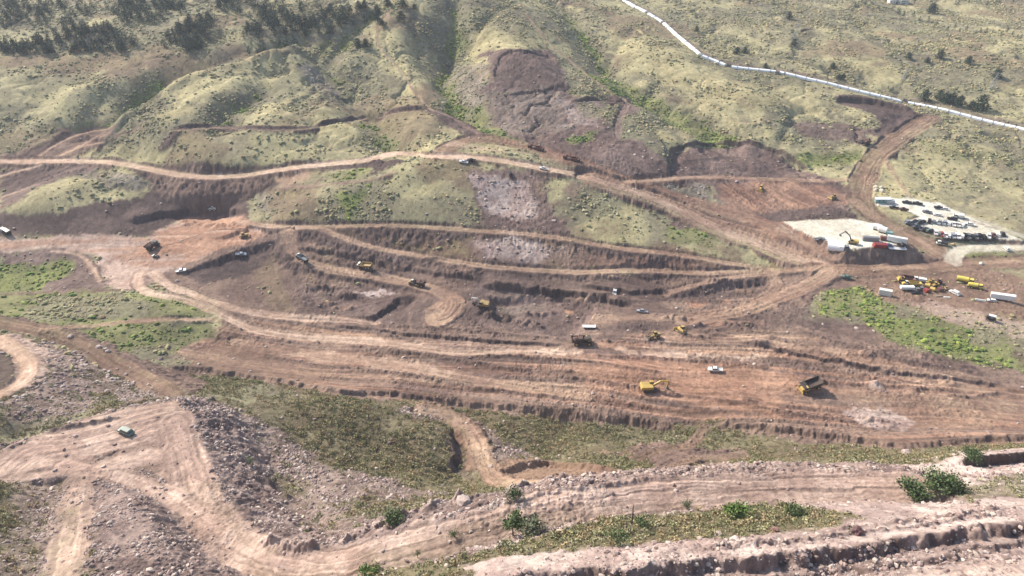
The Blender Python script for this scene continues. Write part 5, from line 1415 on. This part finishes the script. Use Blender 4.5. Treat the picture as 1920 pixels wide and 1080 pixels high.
place('car', car_parts('green', 4.8, 1.7), 237, 812, 155, 'dusty grey-green car with pale roof parked on the landing of the rocky spur', 'car', sc=1.1)
place('truck', truck_parts('offwhite', 'black', 3.0, 1.0), 1766, 459, 165, 'pale-cabbed dark truck at the mouth of the pale side road', 'truck')
place('car', car_parts('white', 4.4, 1.9), 1887, 468, 90, 'small pale vehicle alone on the pale side road', 'car')

# buggy with a white canopy
def buggy():
    b = MB().box((0, 0, .75), (3.0, 1.5, .5), .9, .9).box((1.2, 0, .95), (.7, 1.3, .35)); f = MB()
    for x in (-.9, .7):
        for s in (-1, 1): f.bar((x, s * .65, .9), (x * .9, s * .6, 1.9), .06, .06)
    r = MB().box((-.1, 0, 1.95), (2.2, 1.5, .1)); s_ = MB().box((-.3, 0, 1.1), (.5, 1.2, .5))
    return [('body', b.mesh('buggy_body', M['black'], .05), (0, 0, 0), []), ('frame', f.mesh('roll_cage', M['black']), (0, 0, 0), []), ('canopy', r.mesh('canopy', M['white'], .02), (0, 0, 0), []), ('seat', s_.mesh('buggy_seat', M['grey']), (0, 0, 0), [])]
place('utility_buggy', buggy() + wheels((-1.05, 1.1), .75, .38, .28), 1857, 600, 150, 'dark open buggy with white canopy on the pink yard strip', 'buggy', sc=1.45)

# the white gravel pad
place('storage_tent', [('shell', MB().cyl((-4.4, 0, 0.0), (4.4, 0, 0.0), 3.1, 24).mesh('tent_shell', M['lining']), (0, 0, .4), []), ('door', MB().box((4.45, 0, 1.2), (.08, 2.2, 2.4)).mesh('tent_door', M['grey']), (0, 0, 0), []), ('skirt', MB().box((0, 0, .25), (9.0, 6.3, .5)).mesh('tent_skirt', M['white'], .05), (0, 0, 0), [])], 1568, 463, -28, 'large rounded white shelter at the front edge of the white gravel pad', 'shelter')
place('excavator', excavator_parts('yellow', 'steel', 0.0, 'high'), 1598, 457, 158, 'yellow machine with long dark raised boom on the white gravel pad', 'excavator')
place('truck', truck_parts('grey', 'offwhite', 3.5, 1.2), 1582, 466, -20, 'grey truck in front of the yellow boom machine on the white pad', 'truck', sc=.8)
place('container', container_parts('grey', 9.0, 2.3), 1632, 451, -12, 'blue-grey roofed container in the middle of the white pad', 'container')
place('container', container_parts('red', 8.0, 2.4), 1648, 463, 2, 'red container at the front edge of the white pad', 'container')
place('container', container_parts('maroon', 4.2, 2.2), 1657, 450, -12, 'small brown container between the red one and the white trailer', 'container')
place('box_trailer', trailer_parts('white', 10.5), 1680, 455, 152, 'long white box trailer at the right side of the white pad', 'trailer')
place('flatbed_trailer', flatbed_parts('white', 10.5), 1680, 468, 2, 'white flatbed trailer at the right front corner of the pad', 'trailer')
place('pickup_truck', pickup_parts('blue'), 1664, 462, 10, 'dark blue pickup squeezed beside the red container', 'pickup')
place('pickup_truck', pickup_parts('black'), 1690, 461, 5, 'black pickup in the shade of the long white trailer', 'pickup')
place('water_tank', tank_parts('white', 1.8, 4.5), 1644, 431, -40, 'left of the two white tanks at the upper right of the pad', 'tank')
place('water_tank', tank_parts('white', 1.8, 4.5), 1654, 436, -40, 'right of the two white tanks at the upper right of the pad', 'tank')
place('container', container_parts('teal', 3.0, 2.2), 1667, 441, -30, 'pale teal cabin between the tanks and the long white trailer', 'container')
place('pickup_truck', pickup_parts('grey'), 1537, 450, -10, 'grey pickup at the left tip of the white shelter', 'pickup')

# the equipment yard
place('container', container_parts('offwhite', 5.5, 2.7), 1659, 553, -28, 'cream container standing alone at the left of the equipment yard', 'container', sc=1.15)
place('dump_truck', dump_parts('yellow', 'maroon'), 1697, 529, 170, 'yellow dump truck with dark red bed at the back left of the equipment yard', 'dump truck')
place('articulated_hauler', artic_parts('yellow', 'yellow', False), 1708, 537, 175, 'yellow hauler behind the long white trailer in the yard', 'hauler')
place('truck', truck_parts('white', 'white', 4.0, 1.4), 1724, 528, 160, 'white service truck with a thin mast in the middle of the yard', 'truck')
place('light_mast', [('pole', MB().cyl((0, 0, 0), (.8, 0, 7.5), .12, 8).mesh('mast_pole', M['grey']), (0, 0, 0), []), ('base', MB().box((0, 0, .5), (1.6, 1.2, .9)).mesh('mast_base', M['yellow'], .03), (0, 0, 0), [])], 1733, 529, 60, 'thin leaning white mast behind the white service truck', 'mast')
place('excavator', excavator_parts('yellow', None, .5, 'near'), 1738, 537, 30, 'yellow excavator parked in the centre of the equipment yard', 'excavator', sc=.8)
place('wheel_loader', loader_parts('yellow'), 1751, 538, 200, 'yellow wheel loader right of the parked yard excavator', 'loader', sc=.9)
place('bulldozer', dozer_parts('yellow'), 1745, 531, 160, 'yellow bulldozer at the back of the yard cluster', 'bulldozer', sc=.8)
place('wheel_loader', loader_parts('maroon'), 1757, 532, 190, 'red-brown loader at the back right of the yard cluster', 'loader', sc=.85)
place('box_trailer', trailer_parts('white', 7.0, 1.4), 1700, 544, 172, 'low white trailer at the front left of the yard cluster', 'trailer')
place('pickup_truck', pickup_parts('black'), 1719, 551, 170, 'black pickup at the front of the yard cluster', 'pickup')
place('pickup_truck', pickup_parts('grey'), 1728, 544, 170, 'grey pickup half hidden in the middle of the yard cluster', 'pickup')
place('generator', container_parts('red', 2.6, 1.6), 1736, 547, 20, 'small red generator box among the yard machines', 'generator')
place('generator', container_parts('yellow', 2.6, 1.6), 1747, 545, 50, 'small yellow generator box among the yard machines', 'generator')
place('generator', container_parts('maroon', 2.6, 1.6), 1762, 545, 10, 'small dark red box at the right of the yard machines', 'generator')
place('roller', dozer_parts('dusty'), 1773, 543, 80, 'dusty compact machine beside the white car in the yard', 'bulldozer', sc=.6)
place('car', car_parts('white', 5.0, 2.0), 1789, 551, 120, 'white car at the right end of the yard cluster', 'car', sc=1.15)
place('water_truck', tanker_parts('lemon'), 1808, 530, -32, 'bright yellow water tank truck at the back of the yard, left one', 'water truck')
place('water_truck', tanker_parts('lemon'), 1827, 540, -28, 'bright yellow water tank truck, lower right of the two', 'water truck', sc=.85)
place('box_trailer', trailer_parts('white', 11.0), 1879, 563, -30, 'long white box trailer standing alone at the right of the yard', 'trailer')
place('car', car_parts('white', 4.2, 1.5), 1859, 565, 160, 'small white vehicle just left of the long white yard trailer', 'car')
place('pipe_rack', [('pipe', MB().cyl((-2.5, y_, z_), (2.5, y_, z_), .25, 10).mesh('stacked_pipe', M['offwhite']), (0, 0, 0), []) for y_, z_ in ((-.5, .3), (0, .3), (.5, .3), (-.25, .72), (.25, .72))], 1838, 564, -20, 'short stack of pale pipes left of the small white vehicle', 'pipes')
place('pipe_rack', [('plank', MB().box((0, y_, z_), (4.0, .5, .25)).mesh('stacked_plank', M['wood']), (0, 0, 0), []) for y_, z_ in ((-.5, .15), (.1, .15), (.7, .15), (-.2, .42), (.4, .42))], 1760, 556, 10, 'low stack of planks in front of the yard cluster', 'planks')
place('pipe_rack', [('plank', MB().box((0, y_, z_), (3.0, .6, .3)).mesh('stacked_beam', M['offwhite']), (0, 0, 0), []) for y_, z_ in ((-.5, .2), (.2, .2), (-.15, .5))], 1775, 558, -10, 'small pale stack of beams below the white yard car', 'beams')

# site office and stores by the car park
place('site_office', [('wall', MB().box((0, 0, 1.5), (9.5, 3.0, 2.6)).mesh('office_wall', M['teal'], .02), (0, 0, 0), [('window', MB().box((-2.5, -1.52, 1.8), (1.2, .06, .8)).box((0, -1.52, 1.8), (1.2, .06, .8)).box((2.5, -1.52, 1.8), (1.2, .06, .8)).mesh('office_window', M['glass']), (0, 0, 0))]),
      ('roof', MB().box((0, 0, 2.92), (9.9, 3.3, .2)).mesh('office_roof', M['white'], .02), (0, 0, 0), []), ('step', MB().box((4.0, -1.9, .3), (1.2, .8, .6)).mesh('office_step', M['steel']), (0, 0, 0), [])], 1654, 379, -6, 'long site office with white roof and teal wall by the car park', 'office')
place('container', container_parts('silver', 5.0, 2.3), 1668, 381, -6, 'silver container at the right end of the teal site office', 'container')
for k, (u, v, s, lb) in enumerate(((1642, 352, 1.5, 'upper left bag'), (1652, 353, 1.3, 'upper right bag'), (1641, 357, 1.2, 'lower left bag'), (1652, 359, 1.4, 'lower right bag'))):
    boulder(u, v, s, f'{lb} of the four white heaped piles beside the right haul road', .8, (240, 228, 206))

# car park: rows as seen in the photograph
ordw = ['first', 'second', 'third', 'fourth', 'fifth', 'sixth', 'seventh', 'eighth', 'ninth', 'tenth', 'eleventh', 'twelfth', 'thirteenth', 'fourteenth']
def row(pts, heading, cols, where, group, jit=4):
    q = np.array(pts, float); n = len(cols)
    for k, c in enumerate(cols):
        t = k / max(1, n - 1) * (len(q) - 1); i = min(int(t), len(q) - 2); f = t - i
        u, v = q[i] * (1 - f) + q[i + 1] * f
        kind = ('pickup' if (k * 7 + n) % 3 else 'car')
        cname = {'offwhite': 'cream', 'grey': 'grey', 'maroon': 'dark red'}.get(c, c)
        lab = f'{cname} {kind}, {ordw[k]} from the left {where}'
        place('parked_' + ('pickup' if kind == 'pickup' else 'car'), pickup_parts(c) if kind == 'pickup' else car_parts(c), u, v, heading + gt.normal() * jit, lab, kind, group)
row([(1700, 418), (1722, 428), (1745, 435)], 35, ['silver', 'black', 'black', 'grey', 'black', 'black', 'grey', 'black', 'green', 'black'], 'in the diagonal row by the haul road', 'cars in the diagonal row')
row([(1754, 438), (1775, 443), (1804, 444)], 70, ['white', 'grey', 'red', 'white', 'white', 'silver', 'white', 'white'], 'in the left half of the front car park row', 'cars in the left half of the front row')
row([(1809, 444), (1840, 445), (1880, 441)], 70, ['black', 'grey', 'black', 'grey', 'black', 'black', 'white', 'maroon', 'white', 'black'], 'in the right half of the front row', 'cars in the right half of the front row')
row([(1715, 416), (1729, 418)], 30, ['black', 'grey', 'black'], 'in the short group heading the car park', 'cars at the head of the car park')
row([(1742, 416), (1775, 420), (1805, 424)], 60, ['black', 'grey', 'silver', 'silver', 'white', 'white', 'offwhite', 'white'], 'in the middle car park row', 'cars in the middle row')
for u, v, h, c, kind, lab in ((1700,381,160,'black','pickup','left of two black pickups at the back of the upper lot'),(1720,383,150,'black','pickup','right of two black pickups at the back of the upper lot'),
    (1676,391,165,'black','pickup','black pickup on the lower rim of the upper gravel lot'),(1694,394,160,'maroon','pickup','dark reddish pickup on the lower rim of the upper gravel lot'),
    (1738,399,150,'grey','pickup','grey pickup alone in the middle of the upper gravel lot'),(1757,404,150,'white','car','white car with dark side between the two gravel lots'),
    (1760,391,160,'black','pickup','black pickup at the upper edge of the lot beside the white car'),(1770,393,160,'white','car','white car at the upper edge of the lot beside the black pickup'),
    (1797,408,155,'white','truck','white van at the upper edge above the middle car park row'),(1785,412,150,'black','pickup','black pickup just left of the white van above the middle row'),
    (1818,422,150,'white','pickup','white pickup alone at the right end of the middle row')):
    pr = pickup_parts(c) if kind == 'pickup' else car_parts(c) if kind == 'car' else truck_parts('white', 'white', 3.0, 1.7)
    place('parked_' + kind, pr, u, v, h, lab, {'truck': 'van'}.get(kind, kind))

# ------------------------------------------------------------------ the white line along the hill
def pipeline(pts, label):
    P = smooth_line(W(pts, 10, 1), 2)
    z = surf(P[:, 0], P[:, 1]); zs = smooth_line(np.maximum(z, smooth_line(z, 6)), 6)
    V = []; Fq = []; prof = [(-1.7, -.6), (-1.7, 1.0), (-1.0, 1.5), (1.0, 1.5), (1.7, 1.0), (1.7, -.6)]
    for i in range(len(P)):
        t = P[min(i + 1, len(P) - 1)] - P[max(i - 1, 0)]; t = t / np.linalg.norm(t); n = np.array([-t[1], t[0]])
        for a, b in prof: V.append((P[i, 0] + n[0] * a, P[i, 1] + n[1] * a, zs[i] + b))
    k = len(prof)
    stations = [(P[i], zs[i], math.atan2(P[min(i + 1, len(P) - 1)][1] - P[max(i - 1, 0)][1], P[min(i + 1, len(P) - 1)][0] - P[max(i - 1, 0)][0])) for i in range(1, len(P) - 1)]
    F_ = [tuple(range(k)), tuple(range((len(P) - 1) * k, len(P) * k))[::-1]]
    for i in range(len(P) - 1):
        for j in range(k): F_.append((i * k + j, i * k + (j + 1) % k, (i + 1) * k + (j + 1) % k, (i + 1) * k + j))
    me = bpy.data.meshes.new('pipeline_section'); me.from_pydata(V, [], F_); me.materials.append(M['lining'])
    import bmesh
    bm = bmesh.new(); bm.from_mesh(me); bmesh.ops.recalc_face_normals(bm, faces=bm.faces); bm.to_mesh(me); bm.free()
    root = put('pipeline_section', me)
    def collar():
        c = MB()
        for (y0, z0), (y1, z1) in zip([(-1.8, -.6), (-1.8, 1.05), (-1.05, 1.6), (1.05, 1.6), (1.8, 1.05)], [(-1.8, 1.05), (-1.05, 1.6), (1.05, 1.6), (1.8, 1.05), (1.8, -.6)]):
            c.bar((0, y0, z0), (0, y1, z1), .5, .12)
        return c.mesh('pipeline_collar', M['grey'])
    for q, z_, a_ in stations[::2][:90]:
        put('collar', parts_of('collar', collar), (q[0], q[1], z_), a_, root)
    return tag(root, label, 'pipeline', 'white pipeline sections')
pipeline([(1150, -14), (1165, 0), (1211, 26)], 'topmost white pipeline section, running out of the picture at the top')
pipeline([(1216, 29), (1241, 43)], 'short white pipeline section near the top, second from the top')
pipeline([(1245, 46), (1278, 75), (1312, 102)], 'steep white pipeline section above the bend')
pipeline([(1317, 105), (1360, 121)], 'short white pipeline section at the bend')
pipeline([(1372, 124), (1412, 129), (1454, 136)], 'white pipeline section just right of the bend')
pipeline([(1461, 138), (1560, 160), (1690, 188)], 'long middle white pipeline section crossing the right hill')
pipeline([(1703, 191), (1800, 214), (1914, 244), (1990, 266)], 'lowest white pipeline section, reaching the right edge')
for u, v, lb in ((1366, 124, 'at the bend of the pipeline'), (1457, 138, 'between the bend and the long middle section'), (1696, 190, 'between the two longest pipeline sections')):
    place('gate_box', [('box', MB().box((0, 0, .9), (3.2, 2.6, 1.8)).mesh('gate_box_body', M['grey'], .05), (0, 0, 0), []), ('lid', MB().box((0, 0, 1.9), (3.6, 3.0, .2)).mesh('gate_box_lid', M['steel']), (0, 0, 0), [])], u, v, -30, f'grey gate box {lb}', 'gate box', 'pipeline gate boxes')

def pylon(u, v, h, label):
    f = MB()
    b_, t_ = h * .11, h * .02
    for sx in (-1, 1):
        for sy in (-1, 1): f.cyl((sx * b_, sy * b_, -.4), (sx * t_, sy * t_, h), .14, 5)
    n = 6
    for k in range(n):
        z0 = h * k / n; z1 = h * (k + 1) / n; a = b_ + (t_ - b_) * k / n; c = b_ + (t_ - b_) * (k + 1) / n
        for s in (-1, 1):
            f.cyl((-a, s * a, z0), (c, s * c, z1), .07, 4); f.cyl((a, s * a, z0), (-c, s * c, z1), .07, 4)
            f.cyl((s * a, -a, z0), (s * c, c, z1), .07, 4); f.cyl((s * a, a, z0), (s * c, -c, z1), .07, 4)
    arms = MB()
    for z in (.72, .85, .97): arms.bar((-h * .16, 0, h * z), (h * .16, 0, h * z), .18, .25)
    place('lattice_mast', [('frame', f.mesh('mast_frame', M['silver']), (0, 0, 0), []), ('crossarm', arms.mesh('crossarm', M['silver']), (0, 0, 0), [])], u, v, -25, label, 'power pylon')
pylon(1692, 150, 12, 'pale steel power pylon right of the gully on the right hills')
pylon(1859, 166, 15, 'pale steel power pylon near the right edge below the broad pine')
pylon(1487, 72, 15, 'pale steel power pylon near the top above the pipeline')

def house(u, v, L_, w, h, label, rz):
    wl = MB().box((0, 0, h / 2), (L_, w, h)); rf = MB().prism([(-L_ / 2 - .4, h), (L_ / 2 + .4, h), (L_ / 2 + .4, h + .15), (0, h + w * .22), (-L_ / 2 - .4, h + .15)], -w / 2 - .4, w / 2 + .4)
    wi = MB()
    for k in range(4): wi.box((-L_ / 2 + L_ * (k + .6) / 4.4, -w / 2 - .03, h * .55), (1.3, .08, 1.1))
    place('house', [('wall', wl.mesh('house_wall', M['white']), (0, 0, 0), [('window', wi.mesh('house_window', M['glass']), (0, 0, 0))]), ('roof', rf.mesh('house_roof', M['offwhite']), (0, 0, 0), [])], u, v, rz, label, 'house')
house(1676, 6, 14, 9, 4, 'long white farmhouse at the top right', -6)
house(1694, 5, 9, 8, 4, 'smaller white farmhouse just right of the long one', -6)

# ------------------------------------------------------------------ the air over the valley
hm = bpy.data.meshes.new('haze')
x0_, x1_, y0_, y1_, z0_, z1_ = -2400, 2400, -60, 2400, -18, 240
hv = [(x, y, z) for z in (z0_, z1_) for x, y in ((x0_, y0_), (x1_, y0_), (x1_, y1_), (x0_, y1_))]
hm.from_pydata(hv, [], [(0, 3, 2, 1), (4, 5, 6, 7), (0, 1, 5, 4), (1, 2, 6, 5), (2, 3, 7, 6), (3, 0, 4, 7)])
mh = bpy.data.materials.new('haze_air'); mh.use_nodes = True
nt = mh.node_tree; nt.nodes.clear()
pv = nt.nodes.new('ShaderNodeVolumePrincipled'); pv.inputs['Color'].default_value = (.86, .9, 1.0, 1); pv.inputs['Density'].default_value = 0.00011; pv.inputs['Anisotropy'].default_value = 0.1
ou = nt.nodes.new('ShaderNodeOutputMaterial'); nt.links.new(pv.outputs[0], ou.inputs['Volume'])
hm.materials.append(mh)
haze = bpy.data.objects.new('haze', hm); COL.objects.link(haze); haze['kind'] = 'stuff'
